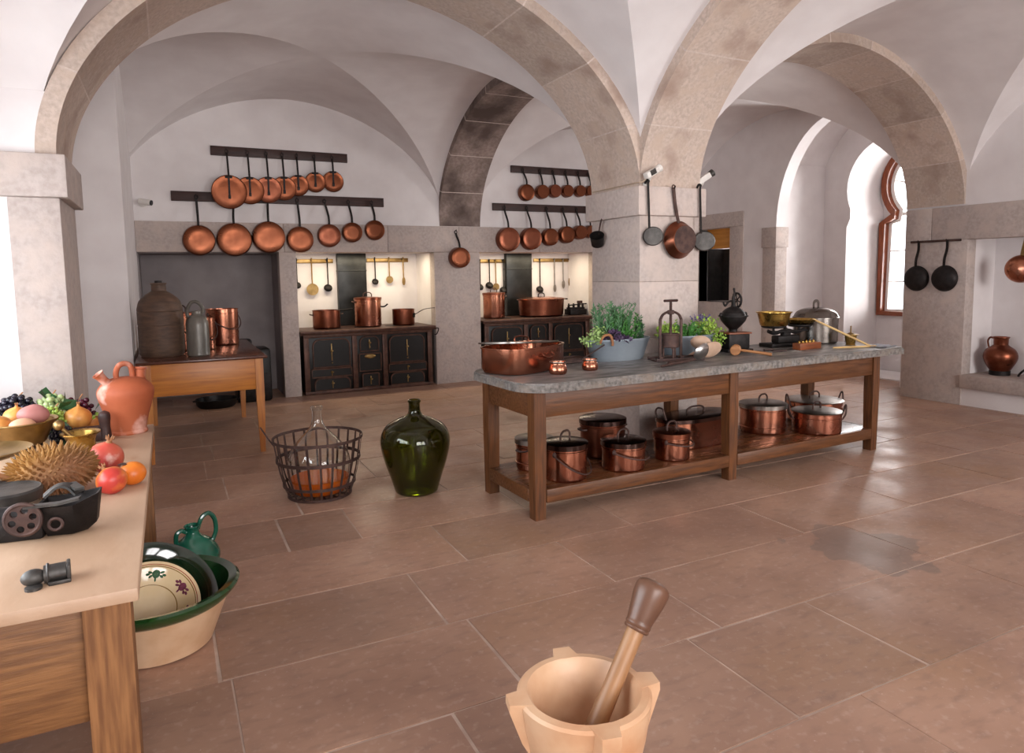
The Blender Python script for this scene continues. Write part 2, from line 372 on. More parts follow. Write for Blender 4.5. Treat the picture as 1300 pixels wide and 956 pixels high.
PE = 1.86                       # slightly pointed super-ellipse
def ell(a, b, t):
    c, s_ = cos(t), sin(t)
    return a*math.copysign(abs(c)**(2/PE), c), Z0+b*max(0, s_)**(2/PE)
def arch(name, axis, c, a, w0, w1, m='stone_arch', nv=9, seed=1, up_to=ET, first=None):
    """voussoir ring; axis 'x': spans along X at Y in [w0,w1]; axis 'y': spans along Y at X in [w0,w1]"""
    bm = B(); lay = bm.faces.layers.float.new('tint'); rnd = random.Random(seed); sub = 8
    def P(s, w, z): return (s, w, z) if axis == 'x' else (w, s, z)
    jt = .0035
    for k in range(nv):
        tn = rnd.random(); t0 = pi*k/nv; t1 = pi*(k+1)/nv
        segs = [(t0, t0+jt, 1)] + [(t0+jt+(t1-t0-2*jt)*i/sub, t0+jt+(t1-t0-2*jt)*(i+1)/sub, 0) for i in range(sub)] + [(t1-jt, t1, 1)]
        for ta, tb, mi in segs:
            i0 = ell(a, BR, ta); i1 = ell(a, BR, tb); o0 = ell(a+up_to, BR+up_to, ta); o1 = ell(a+up_to, BR+up_to, tb)
            def q(*p):
                f = bm.faces.new([bm.verts.new(x) for x in p]); f[lay] = tn; f.material_index = mi if mi or first is None or k not in first else 2
            q(P(c+i0[0], w0, i0[1]), P(c+i1[0], w0, i1[1]), P(c+i1[0], w1, i1[1]), P(c+i0[0], w1, i0[1]))
            q(P(c+i0[0], w0, i0[1]), P(c+i1[0], w0, i1[1]), P(c+o1[0], w0, o1[1]), P(c+o0[0], w0, o0[1]))
            q(P(c+i0[0], w1, i0[1]), P(c+i1[0], w1, i1[1]), P(c+o1[0], w1, o1[1]), P(c+o0[0], w1, o0[1]))
            q(P(c+o0[0], w0, o0[1]), P(c+o1[0], w0, o1[1]), P(c+o1[0], w1, o1[1]), P(c+o0[0], w1, o0[1]))
    bmesh.ops.remove_doubles(bm, verts=bm.verts[:], dist=1e-5)
    return struct(name, bm, None, sharp=30, mats=[m, 'joint', 'stone_tan'])
AX0 = -.57
arch('trim_1', 'x', (AX0+PX0)/2, (PX0-AX0)/2, PY0, PY1, nv=9, seed=2)
arch('trim_2', 'y', (PY0+.25)/2, (PY0-.25)/2, PX0, PX1, nv=9, seed=5)
arch('trim_3', 'x', (PX1+XR)/2, (XR-PX1)/2, PY0+.04, PY1-.02, nv=9, seed=8)
arch('trim_4', 'y', (PY1+YB)/2, (YB-PY1)/2, PX0, PX1, m='stone_soot', nv=9, seed=11, first=(8,))

def groin(name, X0, X1, Y0, Y1, ext=(0,0,0,0), n=40):
    """cross vault over a rectangle; ext = how far the barrels run on past -x, +x, -y, +y"""
    e = .1; bm = B(); b = BR+e
    cx, cy, a, d = (X0+X1)/2, (Y0+Y1)/2, (X1-X0)/2+e, (Y1-Y0)/2+e
    def z(t): return Z0+b*max(0, 1-min(1, abs(t))**PE)**(1/PE)
    us = [-cos(pi*i/n) for i in range(n+1)]
    for side in range(4):
        grid = []
        for u in us:
            row = []
            lim = 1+(ext[side]/(a if side < 2 else d))
            for k in range(9):
                v = abs(u)+(lim-abs(u))*k/8; sv = v if side % 2 else -v
                row.append(bm.verts.new((cx+sv*a, cy+u*d, z(u)) if side < 2 else (cx+u*a, cy+sv*d, z(u))))
            grid.append(row)
        for i in range(n):
            for k in range(8):
                bm.faces.new((grid[i][k], grid[i+1][k], grid[i+1][k+1], grid[i][k+1]))
    bmesh.ops.dissolve_degenerate(bm, edges=bm.edges[:], dist=1e-5)
    return struct(name, bm, 'plaster', sharp=89)
groin('ceiling', AX0-.02, PX0, .25, PY0, ext=(1.1, 0, 2.9, 0))
groin('ceiling', PX1, XR, .25, PY0, ext=(0, 0, 2.9, 0))
groin('ceiling', AX0, PX0, PY1, YB, ext=(.6, 0, 0, 0))
groin('ceiling', PX1, XR, PY1, YB)

# central pillar with courses
def pillar():
    bm = B(); lay = bm.faces.layers.float.new('tint')
    def blk(x0, x1, y0, y1, z0, z1, tn, bev=.008):
        n0 = len(bm.faces); bm.faces.ensure_lookup_table(); old = set(bm.faces)
        boxr(bm, x0, x1, y0, y1, z0, z1, bev)
        for f in bm.faces:
            if f not in old: f[lay] = tn
    for z0, z1, tn in ((0, .52, .4), (.52, 1.10, .6), (1.10, 1.62, .75), (1.62, 2.22, .55)): blk(PX0, PX1, PY0, PY1, z0, z1, tn)
    blk(PX0-.045, PX1+.045, PY0-.045, PY1+.045, 2.22, 2.48, .65)
    blk(PX0, PX1, PY0, PY1, 2.48, 2.94, .6)
    return struct('wall_pillar', bm, 'stone')
pillar()
# left pilaster carrying the first arch
bm = B(); bm.faces.layers.float.new('tint')
boxr(bm, -.84, AX0, PY0, PY1, 0, 2.22, .008); boxr(bm, -.90, AX0+.05, PY0-.05, PY1+.05, 2.22, 2.48, .008)
struct('trim_5', bm, 'stone')

# ---- back wall with three hearth openings
HO = [(-.345, 1.42), (1.65, 3.73), (4.50, 6.70)]        # hearth openings
ZL0, ZL1 = 2.085, 2.475
bm = B()
boxr(bm, -.9, 9.0, YB, 11.15, ZL0+.0, ZT); boxr(bm, -.9, 9.0, 11.15, 11.4, 0, ZT)
boxr(bm, 1.45, 1.62, YB+.1, 11.15, 0, ZL0); boxr(bm, 3.76, 4.47, YB+.1, 11.15, 0, ZL0); boxr(bm, 6.73, 9.0, YB, 11.15, 0, ZL0)
struct('wall_back', bm, 'plaster')
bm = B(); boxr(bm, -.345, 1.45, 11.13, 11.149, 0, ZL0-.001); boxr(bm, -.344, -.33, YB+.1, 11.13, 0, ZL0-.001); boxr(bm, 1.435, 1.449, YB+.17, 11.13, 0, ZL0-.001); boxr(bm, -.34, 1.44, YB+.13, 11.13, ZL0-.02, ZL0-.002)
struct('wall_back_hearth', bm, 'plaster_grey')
bm = B(); lay = bm.faces.layers.float.new('tint')
xs = [-.345, 1.5, 3.0, 4.15, 5.6, 6.9, 8.75]
for a, b in zip(xs, xs[1:]): boxr(bm, a+.002, b-.002, YB-.05, YB+.12, ZL0-.01, ZL1, .006)
for a, b in ((1.42, 1.65), (3.73, 4.50), (6.70, 7.1)):
    boxr(bm, a, b, YB-.05, YB+.16, 0, ZL0-.012, .006)
struct('trim_6', bm, 'stone')
# ---- left side
bm = B(); boxr(bm, -1.3, -.345, 7.7, 11.3, 0, ZT); boxr(bm, -1.2, -.86, PY1, 7.7, 0, ZT)
struct('wall_left', bm, 'plaster')
bm = B(); boxr(bm, -1.9, -.58, PY0+.02, PY1-.02, 0, 2.75)
boxr(bm, -1.9, -.645, PY0+.012, PY1-.02, 2.4, ZT); boxr(bm, -.66, -.605, PY0+.006, PY1-.03, 2.41, 2.86)
struct('wall_left_jamb', bm, 'plaster')

def holed_wall(bm, ax, a0, a1, outer, holes):
    """wall slab normal to axis ax between a0 and a1, with polygon holes (reveals included)"""
    def pt(p, a):
        q = list(p); q.insert(ax, a); return V(q)
    for a in (a0, a1):
        es = []
        for loop in [outer]+holes:
            vs = [bm.verts.new(pt(p, a)) for p in loop]
            for i in range(len(vs)): es.append(bm.edges.new((vs[i], vs[(i+1) % len(vs)])))
        bmesh.ops.triangle_fill(bm, use_beauty=True, use_dissolve=False, edges=es)
    for loop in [outer]+holes:
        n = len(loop)
        for i in range(n):
            bm.faces.new([bm.verts.new(x) for x in (pt(loop[i], a0), pt(loop[(i+1)%n], a0), pt(loop[(i+1)%n], a1), pt(loop[i], a1))])
    bmesh.ops.remove_doubles(bm, verts=bm.verts[:], dist=1e-5)
def rect(a0, a1, b0, b1): return [(a0, b0), (a1, b0), (a1, b1), (a0, b1)]
def arched(a0, a1, b0, bs, h, n=24):
    c, w = (a0+a1)/2, (a1-a0)/2
    return [(a0, b0), (a1, b0)]+[(c+w*cos(pi*i/n), bs+h*sin(pi*i/n)) for i in range(n+1)]
WL = rect(1.3, 4.55, .95, 2.40)                                        # left window (outside the frame)
WFs = [arched(-.3, 1.7, .9, 2.6, 1.0), arched(2.0, 3.5, .9, 2.6, .75), arched(5.2, 8.0, .9, 2.6, 1.0)]    # windows behind the camera
bm = B(); holed_wall(bm, 0, -1.9, -1.55, rect(-.5, PY0+.1, 0, ZT), [WL]); boxr(bm, -1.2, -.73, -2.9, .24, 0, ZT)
struct('wall_left_window', bm, 'plaster')
bm = B(); holed_wall(bm, 1, -2.9, -2.55, rect(-1.9, 9.2, 0, ZT), WFs)
struct('wall_front', bm, 'plaster')
bm = B(); boxr(bm, PX0, PX1, -2.6, .25, 0, ZT); struct('wall_front_partition', bm, 'plaster')
# ---- right side: front bay with hearth recess
HY0, HY1 = 1.2, 5.10
bm = B()
holed_wall(bm, 0, XR+.02, 9.35, rect(-2.9, 5.89, 0, ZT), [rect(HY0, HY1+.005, .36, 2.06)])
boxr(bm, 9.35, 9.6, -2.9, 6.3, 0, ZT)
struct('wall_right', bm, 'plaster')
bm = B(); bm.faces.layers.float.new('tint')
boxr(bm, XR, 8.93, HY1, 5.89, 0, 2.05, .006)
for a, b in ((5.55, 5.89), (4.0, 5.546), (2.4, 3.996), (.9, 2.396)): boxr(bm, XR-.005, XR+.2, a, b, 2.05, 2.46, .005)
boxr(bm, XR-.03, 9.34, HY0, HY1+.004, .22, .385, .01); boxr(bm, XR, 9.1, .8, HY0, 0, 2.05, .006)
struct('trim_7', bm, 'stone')
# ---- right side: back bay, oven hatch, corner pilaster, window niche
NY0, NY1 = 5.89, 8.07
bm = B()
ni = [(8.07-.0, 0)]
def niche_arch(g=0, n=28):
    c, w = (NY0+NY1)/2, (NY1-NY0)/2+g
    return [(c-w, 0), (c+w, 0)]+[(c+w*cos(pi*i/n), 2.40+(1.58+g)*sin(pi*i/n)) for i in range(n+1)]
na = niche_arch()
def strip_arch_wall(bm, x0, x1, pts, top, y0, y1):
    for (a, za), (b, zb) in zip(pts, pts[1:]):
        if abs(a-b) < 1e-6: continue
        for x in (x0, x1): bm.faces.new([bm.verts.new(p) for p in ((x, a, za), (x, b, zb), (x, b, top), (x, a, top))])
        bm.faces.new([bm.verts.new(p) for p in ((x0, a, za), (x0, b, zb), (x1, b, zb), (x1, a, za))])
strip_arch_wall(bm, XR, 8.98, na[2:], ZT, NY0, NY1); boxr(bm, XR, 8.98, NY1-.001, NY1+.051, 2.39, ZT)
holed_wall(bm, 0, XR, 9.5, rect(NY1+.05, 11.2, 0, ZT), [rect(9.07, 9.85, 1.17, 2.47)])
struct('wall_right_oven', bm, 'plaster')
bm = B(); bm.faces.layers.float.new('tint')
boxr(bm, XR-.012, 8.985, NY1-.012, 8.33, 0, 2.08, .005); boxr(bm, XR-.03, 9.0, NY1-.03, 8.345, 2.08, 2.40, .006)
struct('trim_8', bm, 'stone')
bm = B(); bm.faces.layers.float.new('tint')
boxr(bm, XR-.02, XR+.2, 8.76, 9.07, 0, 2.47, .006); boxr(bm, XR-.02, XR+.2, 9.85, 10.16, 0, 2.47, .006); boxr(bm, XR-.021, XR+.2, 8.76, 10.16, 2.472, 2.72, .006); boxr(bm, XR-.02, XR+.2, 9.072, 9.848, 0, 1.17, .006)
struct('trim_9', bm, 'stone')
bm = B(); boxr(bm, .19, .23, -.39, .39, .95, 1.3); t = struct('door_1', bm, 'board_orange'); t.location = (XR, 9.46, 1.17)
bm = B(); boxr(bm, .50, .545, -.389, -.12, 0, .95); obj('tiled_back', bm, 'tile_white', t)
bm = B(); boxr(bm, .55, .6, -.28, .389, 0, .95); boxr(bm, .2, .6, .35, .389, 0, .95); obj('back_panel', bm, 'dark_void', t)
# niche behind the arch: side walls, barrel, window wall
def keyhole(c, w, neck, zs, zn, zc, R, n=30):
    """horseshoe-headed opening, list of (y,z)"""
    a = math.asin(min(1, neck/R))
    pts = [(c-w, zs), (c+w, zs), (c+w, zn-.14), (c+neck, zn)]
    t0 = -pi/2+a; t1 = 1.5*pi-a
    for i in range(n+1):
        t = t0+(t1-t0)*i/n; pts.append((c+R*cos(t), zc+R*sin(t)))
    pts += [(c-neck, zn), (c-w, zn-.14)]
    return pts
WC = 6.92
rev = keyhole(WC, .72, .66, .30, 2.52, 2.98, .73)
rev[0] = (WC-.72, 0.02); rev[1] = (WC+.72, .02)
win = keyhole(WC, .69, .48, .94, 2.60, 3.06, .68)
bm = B()
boxr(bm, 8.98, 9.9, NY1, NY1+.3, 0, ZT); boxr(bm, 8.98, 9.9, NY0-.2, NY0, 0, ZT)
holed_wall(bm, 0, 9.85, 10.66, rect(NY0-.2, NY1+.4, 0, ZT), [rev])
holed_wall(bm, 0, 10.66, 11.1, rect(NY0-.3, NY1+.5, 0, ZT), [win])
na2 = niche_arch(.22)
strip_arch_wall(bm, 8.97, 9.86, na2[2:], ZT, NY0, NY1)
struct('wall_right_niche', bm, 'plaster')
def loop_tube_x(bm, loop, x, w, d):
    """rectangular section frame following a (y,z) loop; w = inward width, d = depth along x"""
    n = len(loop); c = V((sum(p[0] for p in loop)/n, sum(p[1] for p in loop)/n)); P = [V(p) for p in loop]; inn = []
    for i in range(n):
        e = (P[(i+1) % n]-P[i-1]).normalized(); nn = V((-e.y, e.x)); inn.append(P[i]+nn*w)
    vs = [[bm.verts.new(p) for p in ((x, P[i].x, P[i].y), (x, inn[i].x, inn[i].y), (x+d, inn[i].x, inn[i].y), (x+d, P[i].x, P[i].y))] for i in range(n)]
    for i in range(n):
        a, b = vs[i], vs[(i+1) % n]
        for k in range(4): bm.faces.new((a[k], a[(k+1)%4], b[(k+1)%4], b[k]))
    return [tuple(p) for p in inn]
bm = B(); inner = loop_tube_x(bm, win, 10.60, .10, .2)
w1 = struct('window_1', bm, 'frame_red')
bm = B(); inner2 = loop_tube_x(bm, inner, 10.71, .06, .06)
for z in (1.5, 2.0): boxr(bm, 10.72, 10.76, WC-.58, WC+.58, z-.012, z+.012)
boxr(bm, 10.715, 10.77, WC-.035, WC+.035, 1.0, 2.6); boxr(bm, 10.72, 10.76, WC-.44, WC+.44, 2.56, 2.62)
for k in range(6):
    a = pi*k/6+pi/12; tube(bm, [(10.74, WC+.08*cos(a), 3.0+.08*sin(a)), (10.74, WC+.56*cos(a), 3.0+.56*sin(a))], .012, 6)
obj('window_frame', bm, 'frame_white', w1)
bm = B(); bm.faces.new([bm.verts.new((10.74, p[0], p[1])) for p in inner2]); obj('pane', bm, 'pane', w1)

def plain_window(idx, ax, a, loop, vert):
    """frame, bars and pane in a wall opening that lies outside the picture"""
    bm = B(); n = len(loop)
    def pt(p, o=0):
        q = list(p); q.insert(ax, a+o); return V(q)
    P = [pt(p) for p in loop]
    tube(bm, P, .05, 6, closed=True)
    o = struct('window_%d' % idx, bm, 'frame_red')
    bm = B(); lo = [min(p[i] for p in loop) for i in (0, 1)]; hi = [max(p[i] for p in loop) for i in (0, 1)]
    m = (lo[0]+hi[0])/2
    tube(bm, [pt((m, lo[1])), pt((m, hi[1]))], .03, 6)
    for k in (.33, .66):
        z = lo[1]+(hi[1]-lo[1])*k*.9; tube(bm, [pt((lo[0], z)), pt((hi[0], z))], .02, 6)
    obj('window_frame', bm, 'frame_white', o)
    bm = B(); bm.faces.new([bm.verts.new(pt(p, -.01)) for p in loop]); obj('pane', bm, 'pane', o)
plain_window(2, 0, -1.7, WL, 2)
for i, w in enumerate(WFs): plain_window(3+i, 1, -2.7, w, 2)

# ------------------------------------------------------------------ vessels
def pot_prof(r, h, t=.006, flare=1.0, foot=.012, lip=.006):
    R = r*flare
    return [(0, 0), (r-foot, 0), (r-.003, foot*.6), (r, foot*1.6), (R, h-.008), (R+lip, h-.004), (R+lip, h), (R-t, h), (r-t, foot*1.6+t), (r-foot-t, t), (0, t)]
def strap(bm, pts, w, t, up): bar(bm, spline(pts, 6), w, t, up)
def loop_handle(bm, c, w, h, r=.007, axis='x', tilt=0):
    """arched carrying handle standing on a lid: w span, h height"""
    pts = [(-w/2, 0, 0), (-w/2, 0, h*.6), (-w*.28, 0, h*.95), (0, 0, h), (w*.28, 0, h*.95), (w/2, 0, h*.6), (w/2, 0, 0)]
    mx = Matrix.Translation(c) @ Matrix.Rotation(tilt, 4, 'Z')
    tube(bm, [mx @ p for p in spline(pts, 5)], r, 8)
def ear(bm, r, z, ang, w=.05, out=.035, th=.006, rise=0.0):
    """side ear handle on a pot wall"""
    mx = Matrix.Rotation(ang, 4, 'Z')
    pts = [(r-.002, -w, z), (r+out*.7, -w*.85, z+rise*.4), (r+out, -w*.3, z+rise), (r+out, w*.3, z+rise), (r+out*.7, w*.85, z+rise*.4), (r-.002, w, z)]
    tube(bm, [mx @ p for p in spline(pts, 5)], th, 8)
def bail(bm, r, z, drop, ang=0, th=.006, lugs=True):
    """hanging bail handle lying against the pot side"""
    mx = Matrix.Rotation(ang, 4, 'Z'); pts = []
    R = r+.02
    for k in range(21):
        t = pi*k/20; s = sin(t)
        pts.append(mx @ V((R*cos(t), -R*sin(t)*1.03-.008*s, z-drop*s)))
    tube(bm, pts, th, 8)
    if lugs:
        for s in (-1, 1): ball(bm, mx @ V((s*(r+.008), 0, z)), .016, (1, .8, 1.3), u=10, v=8)
def flat_lid(bm, r, z, t=.008, rise=.012):
    lathe(bm, [(0, z), (r, z), (r+.004, z+t*.5), (r, z+t), (r*.85, z+t+rise*.3), (r*.3, z+t+rise), (0, z+t+rise)], 40)
def copper_pot(label, loc, r, h, group, lid=True, lid_mat='lid', mat_='copper', bail_drop=None, bail_ang=0, ears=None, ear_rise=.02, oval=1.0, rz=0, lid_handle=True, lh_ang=.4, band=True, flare=1.0, mid_ring=False, name='copper_pot', cat='pot', skirt=True):
    t = thing(name, label, cat, loc, rz, group)
    bm = B(); lathe(bm, pot_prof(r, h, flare=flare), 48, sy=oval)
    if band: lathe(bm, [(r*flare+.001, h-.055), (r*flare+.006, h-.052), (r*flare+.006, h-.045), (r*flare+.001, h-.042)], 48, sy=oval)
    if mid_ring: lathe(bm, [(r+.001, .05), (r+.006, .053), (r+.006, .06), (r+.001, .063)], 48, sy=oval)
    obj('body', bm, mat_, t)
    if lid:
        bm = B(); R = r*flare+.008
        lathe(bm, [(R, h-.03), (R+.003, h-.03), (R+.003, h+.006), (R*.95, h+.012), (R*.3, h+.02), (0, h+.021)] if skirt else [(0, h+.001), (R, h+.001), (R+.003, h+.006), (R*.95, h+.012), (R*.3, h+.02), (0, h+.021)], 48, sy=oval)
        l = obj('lid', bm, None, t, mats=[lid_mat])
        if lid_handle:
            bm = B(); loop_handle(bm, (0, 0, h+.016), min(.13, r*.8), .07, .008, tilt=lh_ang); obj('lid_handle', bm, 'iron_brown', l)
    if bail_drop is not None:
        bm = B(); bail(bm, r*flare, h-.06, bail_drop, bail_ang); obj('bail_handle', bm, 'iron_brown', t)
    for a in (ears or ()):
        bm = B(); ear(bm, r*flare, h-.07, a, .045, .04, .008, ear_rise); obj('side_handle', bm, 'iron_brown', t)
    return t

# ------------------------------------------------------------------ worktable in front of the pillar
TYAW = radians(2.0)
TT = .968
tw = thing('work_table', 'long brown wooden worktable with slate top and pot shelf before the pillar', 'table', (2.18, 4.07, 0), TYAW)
TLX = 3.76; TLY = .80; LW = .095
def leg(bm, x0, y0, z1=.90, w=LW, d=LW, taper=.9):
    """square leg slightly tapering to the foot"""
    bev = .004; c = (x0+w/2, y0+d/2)
    lv = []
    for z, s in ((0, taper), (.55, 1), (z1, 1)):
        lv.append([bm.verts.new((c[0]+sx*w/2*s, c[1]+sy*d/2*s, z)) for sx, sy in ((-1,-1),(1,-1),(1,1),(-1,1))])
    for a, b in zip(lv, lv[1:]):
        for i in range(4): bm.faces.new((a[i], a[(i+1)%4], b[(i+1)%4], b[i]))
    bm.faces.new(lv[0][::-1]); bm.faces.new(lv[-1])
    bmesh.ops.bevel(bm, geom=[e for e in bm.edges if abs(e.verts[0].co.z-e.verts[1].co.z) > .1], offset=bev, segments=2, affect='EDGES')
for x in (0, 1.83, TLX-LW):
    for y in (0, TLY-LW):
        bm = B(); leg(bm, x, y); obj('leg', bm, 'wood_table_v', tw)
bm = B(); boxr(bm, LW, 1.83, .012, .05, .72, .905, .004); boxr(bm, 1.83+LW, TLX-LW, .012, .05, .72, .905, .004); obj('front_apron', bm, 'wood_table', tw)
bm = B(); boxr(bm, LW, TLX-LW, TLY-.05, TLY-.012, .72, .905, .004); obj('rear_apron', bm, 'wood_table', tw)
for x in (.012, TLX-.05):
    bm = B(); boxr(bm, x, x+.038, LW, TLY-LW, .72, .905, .004); obj('end_apron', bm, 'wood_table', tw)
bm = B(); boxr(bm, .03, TLX-.03, .03, TLY-.03, .178, .208, .004); obj('lower_shelf', bm, 'wood_shelf', tw)
bm = B(); boxr(bm, LW, 1.83, -.002, .034, .115, .212, .006); boxr(bm, 1.83+LW, TLX-LW, -.002, .034, .115, .212, .006); obj('front_shelf_rail', bm, 'wood_table', tw)
for x in (-.002, TLX-.034):
    bm = B(); boxr(bm, x, x+.036, LW, TLY-LW, .115, .21, .006); obj('end_shelf_rail', bm, 'wood_table', tw)
bm = B()
def rrect(x0, x1, y0, y1, r, n=8):
    pts = []
    for cx, cy, a0, rr_ in ((x0+r, y0+r, pi, r), (x1-.03, y0+.03, 1.5*pi, .03), (x1-.03, y1-.03, 0, .03), (x0+r, y1-r, .5*pi, r)):
        for k in range(n+1):
            a = a0+.5*pi*k/n; pts.append((cx+rr_*cos(a), cy+rr_*sin(a)))
    return pts
tp = rrect(-.10, TLX+.24, -.085, .925, .24)
prism(bm, tp, 2, .905, TT)
bm.normal_update()
bmesh.ops.bevel(bm, geom=[e for e in bm.edges if abs(e.verts[0].co.z-TT) < 1e-4 and abs(e.verts[1].co.z-TT) < 1e-4], offset=.012, segments=2, affect='EDGES')
rn = random.Random(5)
for v in bm.verts:
    if v.co.z < TT-.001: v.co.x += rn.uniform(-.004, .004); v.co.y += rn.uniform(-.004, .004)
bm.normal_update()
for f in bm.faces:
    if abs(f.normal.z) < .3: f.material_index = 1
part_label(obj('table_top', bm, None, tw, mats=['slate', 'slate_edge']), 'worn grey slate top with rounded corners')

# ---- pots on the lower shelf
G = 'copper pots on the worktable shelf'; SH = .208
def TW(x, y, z=0):
    return (x, y, z)
copper_pot('copper pot with grey tinned lid behind the front left table leg', (2.47, 4.62, SH), .14, .235, G, lid_mat='tin', ears=(pi, 0), ear_rise=0, mid_ring=True, lid_handle=False, rz=.4)
copper_pot('tall shiny copper pot with hanging bail, foremost beside the left table leg', (2.545, 4.275, SH), .158, .265, G, bail_drop=.15, bail_ang=.55, lh_ang=.5)
copper_pot('large dark-lidded copper pot at the back of shelf, second from the left', (3.16, 4.70, SH), .185, .30, G, mat_='copper_old', ears=(pi, 0), ear_rise=0, lid_handle=False)
copper_pot('copper pot with slanting bail in front of the dark-lidded pot', (3.07, 4.285, SH), .165, .215, G, bail_drop=.06, bail_ang=.55, lh_ang=.3)
copper_pot('small copper pot with raised lid ring and bail left of centre leg', (3.57, 4.32, SH), .142, .215, G, lid_mat='copper_old', bail_drop=.03, bail_ang=.6, lh_ang=.2)
t = thing('fish_kettle', 'long oval copper fish kettle lying behind the centre leg of the worktable', 'pot', (4.08, 4.62, SH), TYAW+.05, G)
bm = B(); lathe(bm, pot_prof(.40, .25), 56, sy=.47, n=2.6); obj('body', bm, 'copper', t)
bm = B(); lathe(bm, [(.408, .225), (.412, .225), (.412, .256), (.38, .262), (.1, .27), (0, .27)], 56, sy=.47, n=2.6); l = obj('lid', bm, 'lid', t)
bm = B(); loop_handle(bm, (0, 0, .265), .2, .06, .009); obj('lid_handle', bm, 'iron_brown', l)
for a in (0, pi):
    bm = B(); mx = Matrix.Rotation(a, 4, 'Z')
    tube(bm, [mx @ p for p in spline([(.395, -.05, .25), (.42, -.05, .31), (.42, -.03, .35), (.42, .03, .35), (.42, .05, .31), (.395, .05, .25)], 5)], .008, 8); obj('end_handle', bm, 'iron_brown', t)
copper_pot('copper stew pot with pale lid just right of the centre leg', (4.93, 4.66, SH), .205, .26, G, lid_mat='tin', ears=(pi*.5,), mid_ring=True, lh_ang=.2)
copper_pot('wide low copper pot with tall ears at the far right shelf back', (5.74, 4.76, SH), .26, .20, G, lid_mat='tin', lh_ang=.3, rz=-.3, mid_ring=False, ears=(pi, 0), ear_rise=.13, skirt=False)
copper_pot('shallow copper pot with tall ears, rightmost at the front of the shelf', (5.34, 4.40, SH), .215, .19, G, lid_mat='tin', lh_ang=.8, rz=-.6, ears=(0, pi), ear_rise=.12, skirt=False)

# ---- things on the slate top
t = thing('roasting_kettle', 'large rounded copper roasting kettle with askew lid on the table end', 'pot', (2.43, 4.70, TT), radians(25))
bm = B(); lathe(bm, [(0, 0), (.30, 0), (.335, .008), (.35, .035), (.352, .185), (.360, .188), (.360, .196), (.345, .196), (.343, .04), (.32, .012), (0, .010)], 72, sy=.62, n=3.4); obj('body', bm, 'copper', t)
bm = B()
mxl = Matrix.Translation((-.01, .03, .207)) @ Matrix.Rotation(radians(-3.5), 4, 'X') @ Matrix.Rotation(radians(3.5), 4, 'Y') @ Matrix.Rotation(.05, 4, 'Z')
lathe(bm, [(0, 0), (.345, 0), (.352, .004), (.352, .014), (.345, .014), (.33, .008), (0, .010)], 72, sy=.62, n=3.4, mx=mxl); l = obj('lid', bm, 'tin', t)
bm = B(); tube(bm, [mxl @ p for p in spline([(-.09, -.02, .01), (-.085, -.02, .045), (0, -.02, .055), (.085, -.02, .045), (.09, -.02, .01)], 5)], .007, 8); obj('lid_handle', bm, 'copper_old', l)
bm = B()
pts = spline([(-.06, -.222, .15), (-.062, -.245, .13), (-.03, -.25, .115), (.03, -.25, .115), (.062, -.245, .13), (.06, -.222, .15)], 5); tube(bm, pts, .006, 8)
obj('front_handle', bm, 'copper_old', t)
bm = B(); pts = [(x, -y, z) for x, y, z in pts]; tube(bm, pts, .006, 8); obj('back_handle', bm, 'copper_old', t)
def cup(label, x, y, r, h):
    t = thing('copper_cup', label, 'cup', (x, y, TT), .3, 'small copper cups on the slate')
    bm = B(); lathe(bm, smooth_prof([(0, 0), (r*.8, 0), (r, h*.28), (r*.96, h*.55), (r*.82, h*.85), (r*.9, h)], 5)+[(r*.86, h), (r*.78, h*.85), (r*.9, h*.5), (0, .006)], 36); obj('body', bm, 'copper', t)
    bm = B(); lathe(bm, [(r*.88, h-.004), (r*.925, h-.004), (r*.925, h+.002), (r*.88, h+.002)], 36); obj('rim', bm, 'tin', t)
cup('little copper cup nearest the rounded table corner, left one of two', 2.545, 4.37, .068, .092)
cup('little copper cup standing before the zinc planter, right one of two', 2.855, 4.415, .062, .084)
t = thing('waffle_iron', 'flat brown iron plate pan with two long rod handles left of planter', 'pan', (2.93, 4.86, TT), .1); t.scale = (.7, .7, .8)
bm = B(); prism(bm, [(-.23, -.07), (.2, -.07), (.23, -.02), (.16, .12), (-.16, .12), (-.23, 0)], 2, 0.005, .04); bmesh.ops.bevel(bm, geom=bm.edges[:], offset=.006, segments=2, affect='EDGES'); obj('plate', bm, 'iron_brown', t)
bm = B(); tube(bm, spline([(-.23, -.07, .04), (.2, -.07, .045), (.23, -.02, .05), (.16, .12, .05), (-.16, .12, .05), (-.23, 0, .045)], 2, True), .008, 6, closed=True); obj('rim', bm, 'iron_brown', t)
bm = B(); tube(bm, [(-.18, -.05, .05), (.0, .1, .2)], .007, 6); obj('handle', bm, 'iron_brown', t)
bm = B(); tube(bm, [(.14, -.1, .045), (.33, -.27, .19)], .007, 6); obj('handle', bm, 'iron_brown', t)

def leaf_cloud(bm, pts, size, rnd, aspect=2.2, dirf=None, fold=.25):
    for p in pts:
        d = dirf(p) if dirf else V((rnd.gauss(0, 1), rnd.gauss(0, 1), rnd.gauss(.3, 1)))
        d = (V(d)+V((rnd.gauss(0, .35), rnd.gauss(0, .35), rnd.gauss(0, .35)))).normalized()
        s = d.cross(V((rnd.gauss(0, 1), rnd.gauss(0, 1), rnd.gauss(0, 1)))).normalized(); nrm = d.cross(s)
        L = size*rnd.uniform(.7, 1.3); w = L/aspect/2
        a = bm.verts.new(p); b = bm.verts.new(p+d*L*.5+s*w+nrm*w*fold); c = bm.verts.new(p+d*L); e = bm.verts.new(p+d*L*.5-s*w+nrm*w*fold); mid = bm.verts.new(p+d*L*.5)
        bm.faces.new((a, b, mid)); bm.faces.new((b, c, mid)); bm.faces.new((c, e, mid)); bm.faces.new((e, a, mid))
